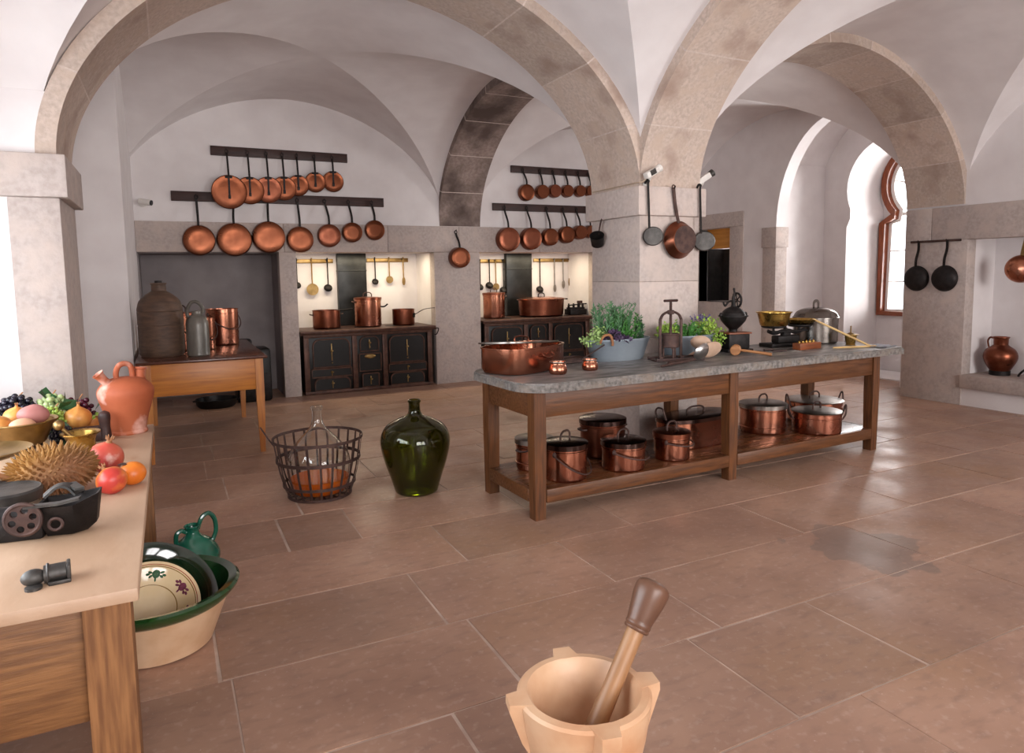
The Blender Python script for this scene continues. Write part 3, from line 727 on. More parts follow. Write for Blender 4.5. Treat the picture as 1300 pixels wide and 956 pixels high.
def sprigs(bm, base_pts, h, lean, rnd, leaf=.03, per=46, rstem=.003, aspect=4.5):
    for b in base_pts:
        H = h*rnd.uniform(.65, 1.1); ln = V((rnd.gauss(0, lean), rnd.gauss(0, lean), 0))
        pts = spline([V(b), V(b)+V((0,0,H*.4))+ln*.3*H, V(b)+V((0,0,H))+ln*H], 5)
        tube(bm, pts, rstem, 4)
        for k in range(per):
            t = rnd.uniform(.12, 1.0)*(len(pts)-1); i = min(int(t), len(pts)-2); p = pts[i].lerp(pts[i+1], t-i)
            a = rnd.uniform(0, 2*pi); d = V((cos(a), sin(a), rnd.uniform(.5, 1.3)))
            leaf_cloud(bm, [p], leaf, rnd, aspect, lambda q, d=d: d)
def tub(t, rx, sy, h, taper=.8):
    bm = B(); lathe(bm, [(0, .004), (rx*taper-.01, 0), (rx*taper, .01), (rx*.99, h-.02), (rx+.006, h-.012), (rx+.006, h), (rx-.004, h), (rx*taper-.008, .02), (0, .02)], 56, sy=sy)
    lathe(bm, [(rx*.965, h*.82), (rx*.975, h*.83), (rx*.98, h*.86), (rx*.975, h*.87)], 56, sy=sy)
    obj('tub', bm, 'zinc', t)
    bm = B(); lathe(bm, [(0, h-.035), (rx*.5, h-.03), (rx*.95, h-.04)], 40, sy=sy); obj('soil', bm, 'soil', t)
rnd = random.Random(21)
t = thing('herb_planter', 'oval zinc tub with tall rosemary and purple leaves, left of the press', 'planter', (3.41, 4.84, TT), radians(0))
tub(t, .315, .5, .185)
bm = B(); sprigs(bm, [(rnd.uniform(-.20, .09), rnd.uniform(-.06, .09), .14) for _ in range(40)], .31, .28, rnd, .042, 44); part_label(obj('rosemary_bush', bm, 'rosemary', t), 'grey-green rosemary sprigs')
bm = B(); sprigs(bm, [(rnd.uniform(-.06, .16), rnd.uniform(-.07, .05), .14) for _ in range(26)], .24, .24, rnd, .034, 46, aspect=3); part_label(obj('green_bush', bm, 'green_leaf', t), 'fresh green sprigs')
bm = B(); sprigs(bm, [(.235+rnd.gauss(0, .018), rnd.gauss(0, .018), .14) for _ in range(9)], .21, .06, rnd, .028, 60, aspect=3.5); part_label(obj('small_cypress', bm, 'rosemary', t), 'narrow upright green sprig')
bm = B()
for c in ((-.15, -.09, .19), (-.07, -.11, .18), (-.11, -.07, .23), (-.02, -.10, .18)):
    for k in range(46):
        a = 2.4*k; rr2 = .004+.0011*k; d = V((cos(a)*rr2*18, sin(a)*rr2*18, 1.3-k*.03)); leaf_cloud(bm, [V(c)+V((cos(a)*rr2, sin(a)*rr2, 0))], .045, rnd, 1.5, lambda q, d=d: d)
part_label(obj('purple_rosettes', bm, 'purple_leaf', t), 'dark purple leaf rosettes')
bm = B()
for c, n in (((-.27, -.07, .20), 150), ((-.22, -.04, .25), 110), ((-.31, -.02, .18), 110), ((-.19, -.06, .20), 70)):
    leaf_cloud(bm, [V(c)+V((rnd.gauss(0, .025), rnd.gauss(0, .025), rnd.gauss(0, .022))) for _ in range(n)], .022, rnd, 1.1)
part_label(obj('pale_herb', bm, 'pale_leaf', t), 'pale curly herb over the left end')
bm = B(); tube(bm, spline([(-.245, -.10, .16), (-.23, -.13, .22), (-.18, -.15, .225), (-.16, -.155, .17), (-.165, -.16, .14)], 5), .011, 6); obj('dry_stalk', bm, 'dry', t)
t = thing('herb_planter', 'oval zinc tub with low lime herbs and lavender behind the press', 'planter', (4.19, 4.87, TT), radians(0))
tub(t, .31, .46, .17)
bm = B(); leaf_cloud(bm, [V((-.22+rnd.gauss(0, .045), rnd.gauss(0, .04), .21+rnd.gauss(0, .032))) for _ in range(330)], .03, rnd, 1.4); part_label(obj('lime_herb', bm, 'lime_leaf', t), 'lime green leafy herb')
bm = B(); sprigs(bm, [(rnd.uniform(-.16, .12), rnd.uniform(-.08, .07), .13) for _ in range(34)], .13, .25, rnd, .026, 34, aspect=2); part_label(obj('low_herb', bm, 'green_leaf', t), 'low mid-green herb')
bm = B(); leaf_cloud(bm, [V((.20+rnd.gauss(0, .06), -.03+rnd.gauss(0, .05), .22+rnd.gauss(0, .04))) for _ in range(420)], .028, rnd, 1.5); part_label(obj('trailing_herb', bm, 'lime_leaf', t), 'bright trailing leaves')
bm = B(); leaf_cloud(bm, [V((.26+rnd.gauss(0, .03), -.13+rnd.gauss(0, .02), .14+rnd.gauss(0, .04))) for _ in range(90)], .028, rnd, 1.5); obj('hanging_sprig', bm, 'lime_leaf', t)
bm = B()
for k in range(16):
    b = V((.2+rnd.gauss(0, .06), .03+rnd.gauss(0, .03), .22)); e = b+V((rnd.gauss(0, .03), 0, rnd.uniform(.07, .13))); tube(bm, [b, e], .002, 4)
    leaf_cloud(bm, [b.lerp(e, rnd.uniform(.6, 1.05)) for _ in range(16)], .014, rnd, 1.6)
obj('lavender', bm, 'lavender', t)
bm = B(); leaf_cloud(bm, [V((-.24+rnd.gauss(0, .03), -.10+rnd.gauss(0, .015), .15+rnd.gauss(0, .03))) for _ in range(50)], .03, rnd, 2); obj('dry_leaves', bm, 'dry', t)

# iron fruit press on a board
t = thing('fruit_press', 'rusty iron screw press with T handle on a wooden board', 'press', (3.75, 4.56, TT), radians(-15)); t.scale = (1.1, 1.0, .9)
bm = B(); boxr(bm, -.15, .24, -.10, .10, 0, .014, .004); boxr(bm, -.15, .24, -.10, -.085, .012, .028, .003); boxr(bm, -.15, .24, .085, .10, .012, .028, .003); obj('board', bm, 'wood_rail', t)
bm = B()
for x in (-.085, .085): box(bm, (x, 0, .2), (.022, .016, .37), None, .004)
tube(bm, spline([(-.085, 0, .38), (-.06, 0, .43), (0, 0, .455), (.06, 0, .43), (.085, 0, .38)], 6), .016, 8, flat=.7)
for x, y in ((-.085, -.0), (.085, 0)): box(bm, (x, y, .02), (.03, .06, .03), None, .004)
box(bm, (0, 0, .448), (.05, .03, .04), None, .006)
obj('arch_frame', bm, 'iron_brown', t)
bm = B(); lathe(bm, [(0, .12), (.062, .12), (.066, .125), (.066, .235), (.072, .24), (.072, .25), (.062, .25), (.060, .13), (0, .13)], 32)
for k in range(3):
    a = 2*pi*k/3+.5; box(bm, (.055*cos(a), .055*sin(a), .068), (.014, .014, .115), None, .003)
obj('cylinder', bm, 'iron_brown', t)
bm = B(); lathe(bm, [(0, .2), (.055, .2), (.055, .21), (.01, .215), (.01, .56), (0, .56)]+[], 16)
for k in range(20): lathe(bm, [(.010, .3+.012*k), (.0125, .304+.012*k), (.010, .308+.012*k)], 12)
s_ = obj('screw', bm, 'iron_brown', t)
bm = B(); tube(bm, [(-.06, -.02, .555), (.06, .02, .555)], .012, 8); obj('t_handle', bm, 'wood_rail', s_)

# coffee mill
t = thing('coffee_mill', 'black iron coffee mill with round hopper and crank on wooden box', 'mill', (4.66, 4.78, TT), radians(-8)); t.scale = (.86, .86, .86)
bm = B(); boxr(bm, -.16, .16, -.14, .14, 0, .03, .005); boxr(bm, -.13, .13, -.115, .115, .03, .19, .008); obj('box', bm, 'iron', t)
bm = B(); boxr(bm, -.145, .145, -.13, .13, .19, .207, .004); obj('box_lid', bm, 'wood_red', t)
bm = B(); lathe(bm, smooth_prof([(.05, .205), (.045, .235), (.075, .265), (.125, .325), (.142, .37)], 6)+[(.155, .372), (.155, .382), (.13, .382), (0, .37)], 40)
for a in (0, pi): ball(bm, (.155*cos(a), 0, .392), .022, (1, .8, 1.2), u=10, v=8)
obj('hopper', bm, 'iron', t)
bm = B(); lathe(bm, smooth_prof([(.128, .382), (.115, .42), (.08, .455), (.03, .48)], 5)+[(.022, .5), (.022, .53), (0, .53)], 36); obj('dome', bm, 'iron', t)
bm = B(); tube(bm, [(.035+.0*cos(a)+.008, .075*cos(a), .545+.075*sin(a)) for a in [2*pi*k/24 for k in range(24)]], .012, 8, closed=True)
for k in range(3):
    a = pi*k/3+.3; tube(bm, [(.043, .07*cos(a), .545+.07*sin(a)), (.043, -.07*cos(a), .545-.07*sin(a))], .007, 6)
obj('crank_wheel', bm, 'iron', t)
bm = B(); tube(bm, spline([(.0, 0, .5), (.0, 0, .57), (.01, 0, .62), (.005, 0, .66)], 5), [.02]*5+[.016]*5+[.011]*6, 8); ball(bm, (.005, 0, .665), .014); tube(bm, spline([(-.02, 0, .54), (-.08, -.02, .53), (-.125, -.03, .49), (-.15, -.03, .53)], 5), .011, 8)
obj('crank_arm', bm, 'iron', t)

# balance scale
t = thing('balance_scale', 'black iron balance scale standing under the two brass pans', 'scale', (5.24, 4.82, TT), radians(-3)); t.scale = (.9, .9, 1.25)
bm = B(); boxr(bm, -.13, .44, -.10, .10, 0, .03, .006); boxr(bm, .0, .30, -.055, .055, .03, .085, .01); boxr(bm, .10, .20, -.03, .03, .08, .13, .008); obj('base', bm, 'iron', t)
bm = B(); tube(bm, spline([(-.10, 0, .125), (.0, 0, .105), (.15, 0, .125), (.30, 0, .105), (.42, 0, .125)], 5), .015, 8); tube(bm, [(-.1, -.05, .12), (.42, -.05, .12)], .008, 6); ball(bm, (.15, 0, .125), .026, u=12, v=8); obj('beam', bm, 'iron', t)
for x in (-.02, .35):
    bm = B(); lathe(bm, [(0, .125), (.014, .125), (.014, .145), (.11, .148), (.13, .158), (.13, .165), (.10, .157), (0, .155)], 32, c=(x, 0, 0)); obj('pan_support', bm, 'iron', t)
bm = B(); lathe(bm, [(0, .165), (.10, .165), (.15, .185), (.17, .205), (.165, .208), (.14, .19), (.1, .172), (0, .172)], 40, c=(.35, 0, 0)); part_label(obj('brass_pan', bm, 'brass', t), 'shallow brass weighing pan')
for i, (x, y, h) in enumerate(((.30, -.02, .045), (.38, .02, .03), (.41, -.05, .035))):
    w = obj('brass_weight', (lambda b: (lathe(b, [(0, 0), (.016, 0), (.016, h*.6), (.006, h*.7), (.010, h*.85), (0, h)], 16), b)[1])(B()), 'brass', loc=(5.24+.9*x, 4.82+.9*y-.02, TT+.2155))
    tag(w, ['tallest brass weight on left side of the brass weighing pan', 'smallest brass weight at the middle of the brass weighing pan', 'brass weight at the right side of the weighing pan'][i], 'weight', 'brass weights in the scale pan')
t = thing('brass_bowl', 'deep brass bowl resting on the left side of the black scale', 'bowl', (5.222, 4.82, TT+.2065)); t.scale = (.95, .95, .95)
bm = B(); lathe(bm, [(0, 0), (.125, 0), (.135, .01), (.15, .08), (.162, .125), (.178, .136), (.178, .142), (.158, .138), (.145, .08), (.128, .012), (0, .008)], 48); obj('body', bm, 'brass', t)
# pewter pot
t = thing('pewter_pot', 'big pewter pot with domed lid near the right table end', 'pot', (5.92, 4.92, TT), .2)
bm = B(); lathe(bm, [(0, 0), (.20, 0), (.212, .01), (.215, .25), (.208, .25), (.205, .012), (0, .01)], 48); obj('body', bm, 'pewter', t)
bm = B(); lathe(bm, [(.215, .245), (.224, .247), (.224, .258)]+smooth_prof([(.216, .262), (.18, .315), (.10, .35), (.0, .36)], 6), 48); l = obj('domed_lid', bm, 'pewter', t)
bm = B(); strap(bm, [(-.045, 0, .345), (-.045, 0, .40), (-.02, 0, .42), (.02, 0, .42), (.045, 0, .40), (.045, 0, .345)], .03, .006, (0, 1, 0)); obj('lid_handle', bm, 'pewter', l)
# block with weights holes
t = thing('weight_block', 'reddish wooden block of brass weights in front of the pewter pot', 'block', (5.33, 4.52, TT), radians(4))
bm = B(); boxr(bm, -.15, .15, -.045, .045, 0, .062, .005); obj('body', bm, 'wood_red', t)
bm = B()
for k in range(5): lathe(bm, [(0, .0), (.011+.001*k, 0), (.011+.001*k, .014), (.004, .018), (.006, .026), (0, .027)], 14, c=(-.11+.05*k, 0, .062))
obj('weights', bm, 'brass', t)
# brass chafing pot
t = thing('brass_burner', 'small brass lidded pot with upright pin near the right table end', 'burner', (5.96, 4.54, TT))
bm = B(); lathe(bm, [(0, 0), (.045, 0), (.046, .006), (.04, .012), (.05, .05), (.055, .09), (.075, .10), (.075, .105), (.05, .104), (0, .104)], 32); obj('body', bm, 'brass', t)
bm = B(); lathe(bm, [(0, .105), (.035, .106), (.02, .118), (.007, .122), (.006, .175), (.009, .18), (0, .19)], 20); obj('pin', bm, 'brass_dull', t)
def stick(label, a, b, r, m='bamboo', name='wooden_stick', cat='stick', spoon=None, group=None, tip_mat=None):
    A, Bv = V(a), V(b); t = thing(name, label, cat, A, 0, group)
    bm = B(); tube(bm, spline([(0,0,0), tuple((Bv-A)*.5), tuple(Bv-A)], 3), [r*.8]+[r]*5+[r*.9], 8); obj('handle', bm, m, t)
    if spoon:
        bm = B(); d = (Bv-A).normalized(); mx = Matrix.Translation(Bv-A+d*spoon[0]*.9+V((0,0,spoon[2]))) @ Matrix.Rotation(atan2(d.y, d.x), 4, 'Z') @ Matrix.Rotation(spoon[4], 4, 'X') @ Matrix.Rotation(spoon[5], 4, 'Y')
        s0, s1 = spoon[0], spoon[1]
        lathe(bm, [(0, -s1*.5), (s1*.6, -s1*.42), (s1*.9, -s1*.2), (s1, 0), (s1*.94, 0), (s1*.82, -s1*.18), (s1*.5, -s1*.36), (0, -s1*.43)], 32, sx=s0/s1, mx=mx)
        obj('bowl', bm, spoon[3], t)
    return t
stick('pale wooden stick leaning from the scale pan down to the table', (5.60, 4.69, TT+.262), (5.93, 4.31, TT+.012), .010)
stick('pale wooden stick lying flat right of the reddish weight block', (5.54, 4.40, TT+.009), (5.98, 4.28, TT+.009), .009)
stick('silver ladle with brown handle lying before the second planter', (3.38, 4.22, TT+.012), (3.84, 4.36, TT+.02), .011, 'iron_brown', 'ladle', 'ladle', (.10, .078, .055, 'silver', -1.15, .0), 'ladles lying on the slate')
stick('bleached wooden ladle with brown handle beside the silver one', (3.56, 4.36, TT+.012), (3.98, 4.45, TT+.02), .010, 'iron_brown', 'ladle', 'ladle', (.15, .075, .05, 'beige_spoon', -1.2, .0), 'ladles lying on the slate')
stick('short bleached wooden scoop standing behind the two ladles', (3.98, 4.60, TT+.012), (4.04, 4.60, TT+.04), .012, 'beige_spoon', 'scoop', 'scoop', (.09, .065, .05, 'beige_spoon', -1.2, .5))
t = thing('wooden_mallet', 'tan wooden mallet lying on the slate before the coffee mill', 'mallet', (4.45, 4.53, TT), radians(-48))
bm = B(); lathe(bm, [(0, -.06), (.040, -.06), (.045, -.054), (.045, .054), (.040, .06), (0, .06)], 24, mx=Matrix.Translation((0, 0, .046)) @ Matrix.Rotation(pi/2, 4, 'X')); obj('head', bm, 'wood_tan', t)
bm = B(); tube(bm, [(.03, 0, .046), (.3, -.03, .016)], [.011, .014], 10); obj('handle', bm, 'wood_tan', t)
def knife(label, x, y, rz, L=.2):
    t = thing('kitchen_knife', label, 'knife', (x, y, TT), rz, 'knives before the scale')
    bm = B(); prism(bm, [(0, -.012), (L*.8, -.014), (L, .012), (0, .014)], 2, .004, .007); obj('blade', bm, 'pewter', t)
    bm = B(); box(bm, (-.055, 0, .008), (.11, .024, .015), None, .005); obj('handle', bm, 'wood_rail', t)
knife('dark handled knife lying nearest the tan mallet', 4.86, 4.50, radians(170), .2)
knife('dark handled knife lying closest to the black scale base', 5.0, 4.60, radians(-14), .22)
knife('dark handled knife lying between the other knife and weight block', 5.02, 4.48, radians(-28), .18)
bm = B()
gx = [[bm.verts.new((-.12+.24*i/8, -.09+.18*j/6, .006+.006*sin(i*1.3+j*.9)+.004*cos(j*2.1))) for j in range(7)] for i in range(9)]
for i in range(8):
    for j in range(6): bm.faces.new((gx[i][j], gx[i+1][j], gx[i+1][j+1], gx[i][j+1]))
bmesh.ops.solidify(bm, geom=bm.faces[:], thickness=.004)
o = obj('folded_cloth', bm, 'cloth', loc=(6.02, 4.26, TT+.004)); tag(o, 'small white cloth lying on the far right corner of the slate top', 'cloth')

# ------------------------------------------------------------------ hanging pans on the back wall
RX90 = Matrix.Rotation(pi/2, 4, 'X')
def pot_rail(label, x0, x1, z0, z1, hooks, y=YB, m='wood_rail', th=.035, hook_len=.03):
    t = thing('pot_rail', label, 'rail', ((x0+x1)/2, y, (z0+z1)/2)); cx, cz = (x0+x1)/2, (z0+z1)/2
    bm = B(); boxr(bm, x0-cx, x1-cx, -th, -.001, z0-cz, z1-cz, .004); obj('board', bm, m, t)
    for h in hooks:
        bm = B(); tube(bm, [(h-cx, -th+.005, .008), (h-cx, -th-hook_len, .008), (h-cx, -th-hook_len, .03)], .006, 6); obj('peg', bm, 'iron', t)
    return t
def hang_strap(t, z0, z1, y0, y1, w=.028, th=.008, dx=0, m='iron', mid=.0):
    """iron handle from (0,y0,z0) up to a ring on the peg at z1"""
    bm = B(); H = z1-z0
    pts = spline([(0, y0, z0), (mid, y0+(y1-y0)*.3, z0+H*.35), (dx*.6, y1, z0+H*.75), (dx, y1, z1-.03)], 5)
    bar(bm, pts, w, th, (0, 1, 0)); ring = [(dx+.02*cos(a), y1, z1-.012+.024*sin(a)) for a in [2*pi*k/16 for k in range(16)]]
    tube(bm, ring, .0065, 6, closed=True); obj('handle', bm, m, t)
def hanging_pan(label, x, z, r, ztop, depth=.085, y=YB-.07, group='', m='copper_flat', yr=YB-.06, dx=0, name='hanging_pan', th=.03):
    t = thing(name, label, 'pan', (x, y, z), 0, group)
    bm = B(); lathe(bm, [(r, 0), (r*1.005, .004), (r*.955, depth-.012), (r*.93, depth-.003), (r*.9, depth), (r*.5, depth+.001), (0, depth), ], 48, mx=RX90)
    lathe(bm, [(r, 0), (r*.975, 0), (r*.92, depth-.012), (0, depth-.008)], 48, mx=RX90); obj('body', bm, m, t)
    hang_strap(t, r*.80, ztop-z, -depth*.62, yr-y-.004, dx=dx, w=th, m='iron' if True else m)
    return t
def hanging_lid(label, x, z, r, ztop, y, group, m='copper_flat', yr=YB-.06):
    t = thing('hanging_cover', label, 'lid', (x, y, z), 0, group)
    bm = B(); lathe(bm, [(r, -.004), (r, .004), (r*.965, .012), (r*.93, .009), (r*.6, .013), (0, .016)], 48, mx=RX90)
    lathe(bm, [(r, -.004), (r*.9, -.003), (0, .006)], 48, mx=RX90); obj('disc', bm, m, t)
    bm = B(); pts = spline([(0, -.020, -r*.30), (0, -.024, r*.3), (0, -.024, r*.98), (0, (yr-y)*.6-.02, (ztop-z)*.6+r*.4), (0, yr-y-.004, ztop-z-.03)], 5)
    bar(bm, pts, .024, .007, (0, 1, 0)); box(bm, (0, -.022, -r*.30), (.034, .01, .05), None, .004); box(bm, (0, -.024, r*.86), (.09, .01, .03), None, .004)
    tube(bm, [(.018*cos(a), yr-y-.004, ztop-z-.012+.022*sin(a)) for a in [2*pi*k/16 for k in range(16)]], .006, 6, closed=True)
    obj('handle', bm, 'iron', t); return t
lids = [(.807, 2.869, .225), (1.07, 2.90, .185), (1.313, 2.921, .178), (1.523, 2.95, .165), (1.716, 3.00, .146), (1.955, 3.056, .143), (2.21, 3.079, .150)]
hx = [.80, 1.055, 1.305, 1.515, 1.72, 1.97, 2.205]
pot_rail('upper dark wooden rail of copper lids on the left back wall', .61, 2.44, 3.365, 3.49, hx)
LG = 'copper lids on the upper left rail'
lab = ['largest copper lid, leftmost on the upper left rail', 'second copper lid from left on the upper left rail', 'dull brown third copper lid from left, upper left rail',
       'middle copper lid of the seven on upper left rail', 'small bright fifth copper lid on the upper left rail', 'sixth copper lid, smallest one on the upper left rail', 'rightmost copper lid with dented shiny lower half, upper left rail']
for i, (x, z, r) in enumerate(lids):
    hanging_lid(lab[i], x, z, r, 3.4285, YB-.165+.013*i, LG, 'copper_old' if i == 2 else 'copper_flat')
pans = [(.406, 2.226, .205), (.845, 2.24, .229), (1.293, 2.277, .223), (1.715, 2.248, .188), (2.123, 2.308, .168), (2.454, 2.357, .148), (2.794, 2.396, .150)]
hx = [.40, .865, 1.305, 1.70, 2.08, 2.42, 2.765]
pot_rail('long lower dark rail of copper pans on the left back wall', .10, 2.96, 2.745, 2.875, hx)
lab = ['leftmost copper pan on the long lower left rail', 'largest copper pan, second from left on lower left rail', 'big copper pan, third from left on lower left rail', 'middle copper pan overlapping the first stove hearth',
       'fifth copper pan above the left side of the first stove', 'small sixth copper pan with rounded edge on lower left rail', 'rightmost copper pan on the lower left rail']
for i, (x, z, r) in enumerate(pans):
    hanging_pan(lab[i], x, z, r, 2.811, .07+.01*(i % 3), YB-.06, 'copper pans on the lower left rail', 'copper_flat' if i < 3 else 'copper_old' if i == 4 else 'copper_flat', dx=hx[i]-x)
r1 = [(5.358, 3.045, .137), (5.653, 3.069, .119), (5.894, 3.091, .112), (6.139, 3.101, .107), (6.388, 3.111, .101), (6.60, 3.118, .10)]
hx = [5.30, 5.62, 5.87, 6.11, 6.36, 6.57]
pot_rail('upper short dark rail of small saucepans left of the pillar', 5.10, 6.95, 3.365, 3.48, hx)
lab = ['largest small saucepan, leftmost on upper rail left of pillar', 'second saucepan on the upper rail left of pillar', 'dark third saucepan on the upper rail left of pillar', 'fourth saucepan on the upper rail left of pillar', 'bright fifth saucepan on the upper rail left of pillar', 'half hidden saucepan beside the pillar, upper rail']
for i, (x, z, r) in enumerate(r1):
    hanging_pan(lab[i], x, z, r, 3.4235, .10, YB-.02, 'saucepans on the upper right rail', 'copper_old' if i == 2 else 'copper_flat', yr=YB-.045, dx=hx[i]-x)
r2 = [(4.986, 2.277, .20), (5.405, 2.293, .186), (5.764, 2.323, .148), (6.086, 2.366, .146), (6.352, 2.409, .122), (6.56, 2.424, .11)]
hx = [4.95, 5.36, 5.73, 6.05, 6.32, 6.53]
pot_rail('lower dark rail of saucepans above the second stove hearth', 4.76, 6.70, 2.745, 2.865, hx)
lab = ['biggest dark saucepan, leftmost on rail above second stove', 'dull brown saucepan, second on rail above second stove', 'third saucepan with shiny edge on rail above second stove', 'brightest saucepan, fourth on rail above second stove', 'fifth saucepan on the rail above second stove', 'saucepan mostly hidden by pillar on the lower rail']
for i, (x, z, r) in enumerate(r2):
    hanging_pan(lab[i], x, z, r, 2.806, .12, YB-.06, 'saucepans on the lower right rail', 'copper_old' if i < 2 else 'copper_flat', dx=hx[i]-x)
t = hanging_pan('lone copper saucepan hanging on stone pier between the two stoves', 4.126, 1.985, .165, 2.40, .14, YB-.055, '', 'copper_flat', yr=YB-.06, dx=-.03)

t = thing('wall_hook', 'iron nail in the stone pier holding the lone saucepan', 'hook', (4.096, YB-.05, 2.40))
bm = B(); tube(bm, [(0, .01, .007), (0, -.03, .007), (0, -.034, .025)], .006, 6); obj('nail', bm, 'iron', t)
# utensils in the lit hearths
YI = 11.15
def utensil(kind, label, x, z, r, ztop, group, y=YI-.045, m='iron'):
    t = thing(kind, label, 'ladle' if kind == 'ladle' else 'skimmer' if kind == 'skimmer' else 'spoon', (x, y, z), 0, group)
    bm = B(); tube(bm, spline([(0, 0, r*.8), (0, .005, (ztop-z)*.5), (0, .005, ztop-z-.02), (0, -.0, ztop-z+.02), (0, .02, ztop-z+.01)], 5), .010, 6); obj('handle', bm, m, t)
    bm = B()
    if kind == 'ladle':
        lathe(bm, [(r, 0), (r*.95, .02), (r*.7, r*.6), (0, r*.75), ]+[(0, r*.70), (r*.66, r*.54), (r*.93, .016), (r, 0)], 28, mx=Matrix.Translation((0, .02, 0)) @ Matrix.Rotation(radians(52), 4, 'X'))
    elif kind == 'skimmer': lathe(bm, [(0, -.004), (r, .002), (r, .008), (0, .004)], 28, mx=RX90)
    else: lathe(bm, [(0, -.006), (r*.9, 0), (r, .006), (0, .004)], 24, sx=.8, sy=1.9, mx=RX90)
    obj('bowl', bm, m, t); return t
pot_rail('short ochre rail on the left inside the first stove hearth', 1.72, 2.37, 1.935, 2.0, [1.81, 2.02, 2.26], YI, 'brass_dull', .025, .015)
pot_rail('short ochre rail on the right inside the first stove hearth', 2.91, 3.61, 1.945, 2.01, [3.03, 3.28, 3.50], YI, 'brass_dull', .025, .015)
u1 = 'utensils in the first stove hearth'
utensil('ladle', 'dark ladle half hidden at the left edge of first stove hearth', 1.80, 1.59, .06, 1.99, u1)
utensil('skimmer', 'round brass skimmer over the left pot of first stove', 2.03, 1.525, .092, 1.99, u1, m='brass_dull')
utensil('ladle', 'black ladle left of the dark flue, first stove hearth', 2.275, 1.54, .066, 1.99, u1)
utensil('ladle', 'small black ladle right of the dark flue, first stove hearth', 3.04, 1.624, .054, 2.0, u1)
utensil('skimmer', 'small brass skimmer in the right half of first stove hearth', 3.277, 1.658, .06, 2.0, u1, m='brass_dull')
utensil('spoon', 'dark long spoon at the right end of first stove hearth', 3.517, 1.628, .036, 2.0, u1, m='brass_dull')
pot_rail('short ochre rail on the left inside the second stove hearth', 4.72, 5.41, 1.92, 1.985, [4.90, 5.08, 5.20, 5.35], YI, 'brass_dull', .025, .015)
pot_rail('short ochre rail on the right inside the second stove hearth', 5.99, 6.95, 1.93, 1.995, [6.10, 6.40, 6.58, 6.72, 6.9], YI, 'brass_dull', .025, .015)
u2 = 'utensils in the second stove hearth'
utensil('ladle', 'leftmost black ladle in the second stove hearth', 4.91, 1.494, .064, 1.96, u2)
utensil('ladle', 'second black ladle from left in the second stove hearth', 5.092, 1.52, .07, 1.96, u2)
utensil('skimmer', 'brass skimmer behind the tall pot of second stove', 5.214, 1.50, .062, 1.96, u2, m='brass_dull')
utensil('ladle', 'lowest black ladle beside the flue of second stove', 5.367, 1.43, .07, 1.96, u2)
utensil('ladle', 'black ladle over the big oval pot of second stove', 6.109, 1.425, .07, 1.97, u2)
utensil('spoon', 'longest grey spoon over the oval pot of second stove', 6.416, 1.446, .038, 1.97, u2, m='tin')
utensil('spoon', 'middle grey spoon on the right rail of second stove', 6.60, 1.515, .042, 1.97, u2, m='tin')
utensil('spoon', 'dark spoon second from right above the second stove', 6.739, 1.556, .042, 1.97, u2, m='brass_dull')
utensil('spoon', 'rightmost tilted dark spoon beside the pillar edge', 6.915, 1.55, .042, 1.97, u2, m='brass_dull')

# ------------------------------------------------------------------ cast iron stoves
def door(t, x0, x1, z0, z1, arch_=True, knob=True, y=-.0, latch=True):
    bm = B(); w = x1-x0; r = min(.10, w*.3, (z1-z0)*.45) if arch_ else .02
    pts = [(x0, z0), (x1, z0)]+[(x1-r+r*cos(a), z1-r+r*sin(a)) for a in [pi/2*k/6 for k in range(7)]]+[(x0+r-r*sin(a), z1-r+r*cos(a)) for a in [pi/2*k/6 for k in range(7)]]
    prism(bm, pts, 1, y-.014, y+.001); d = obj('door', bm, 'stove', t)
    bm = B(); tube(bm, [(p[0], y-.014, p[1]) for p in pts], .012, 6, closed=True, flat=.8); obj('door_frame', bm, 'stove_rim', d)
    if knob:
        bm = B(); c = (x0+x1)/2; zc = z0+(z1-z0)*.58
        box(bm, (c, y-.018, zc-.02), (.014, .01, (z1-z0)*.62), None, .003); ball(bm, (c, y-.036, zc), .016, (1.5, 1, 1), u=10, v=8); tube(bm, [(c, y-.01, zc), (c, y-.036, zc)], .006, 6)
        if latch and z1-z0 > .2: ball(bm, (c, y-.03, z0+.06), .011, u=8, v=6)
        obj('brass_knob', bm, 'brass_dull', d)
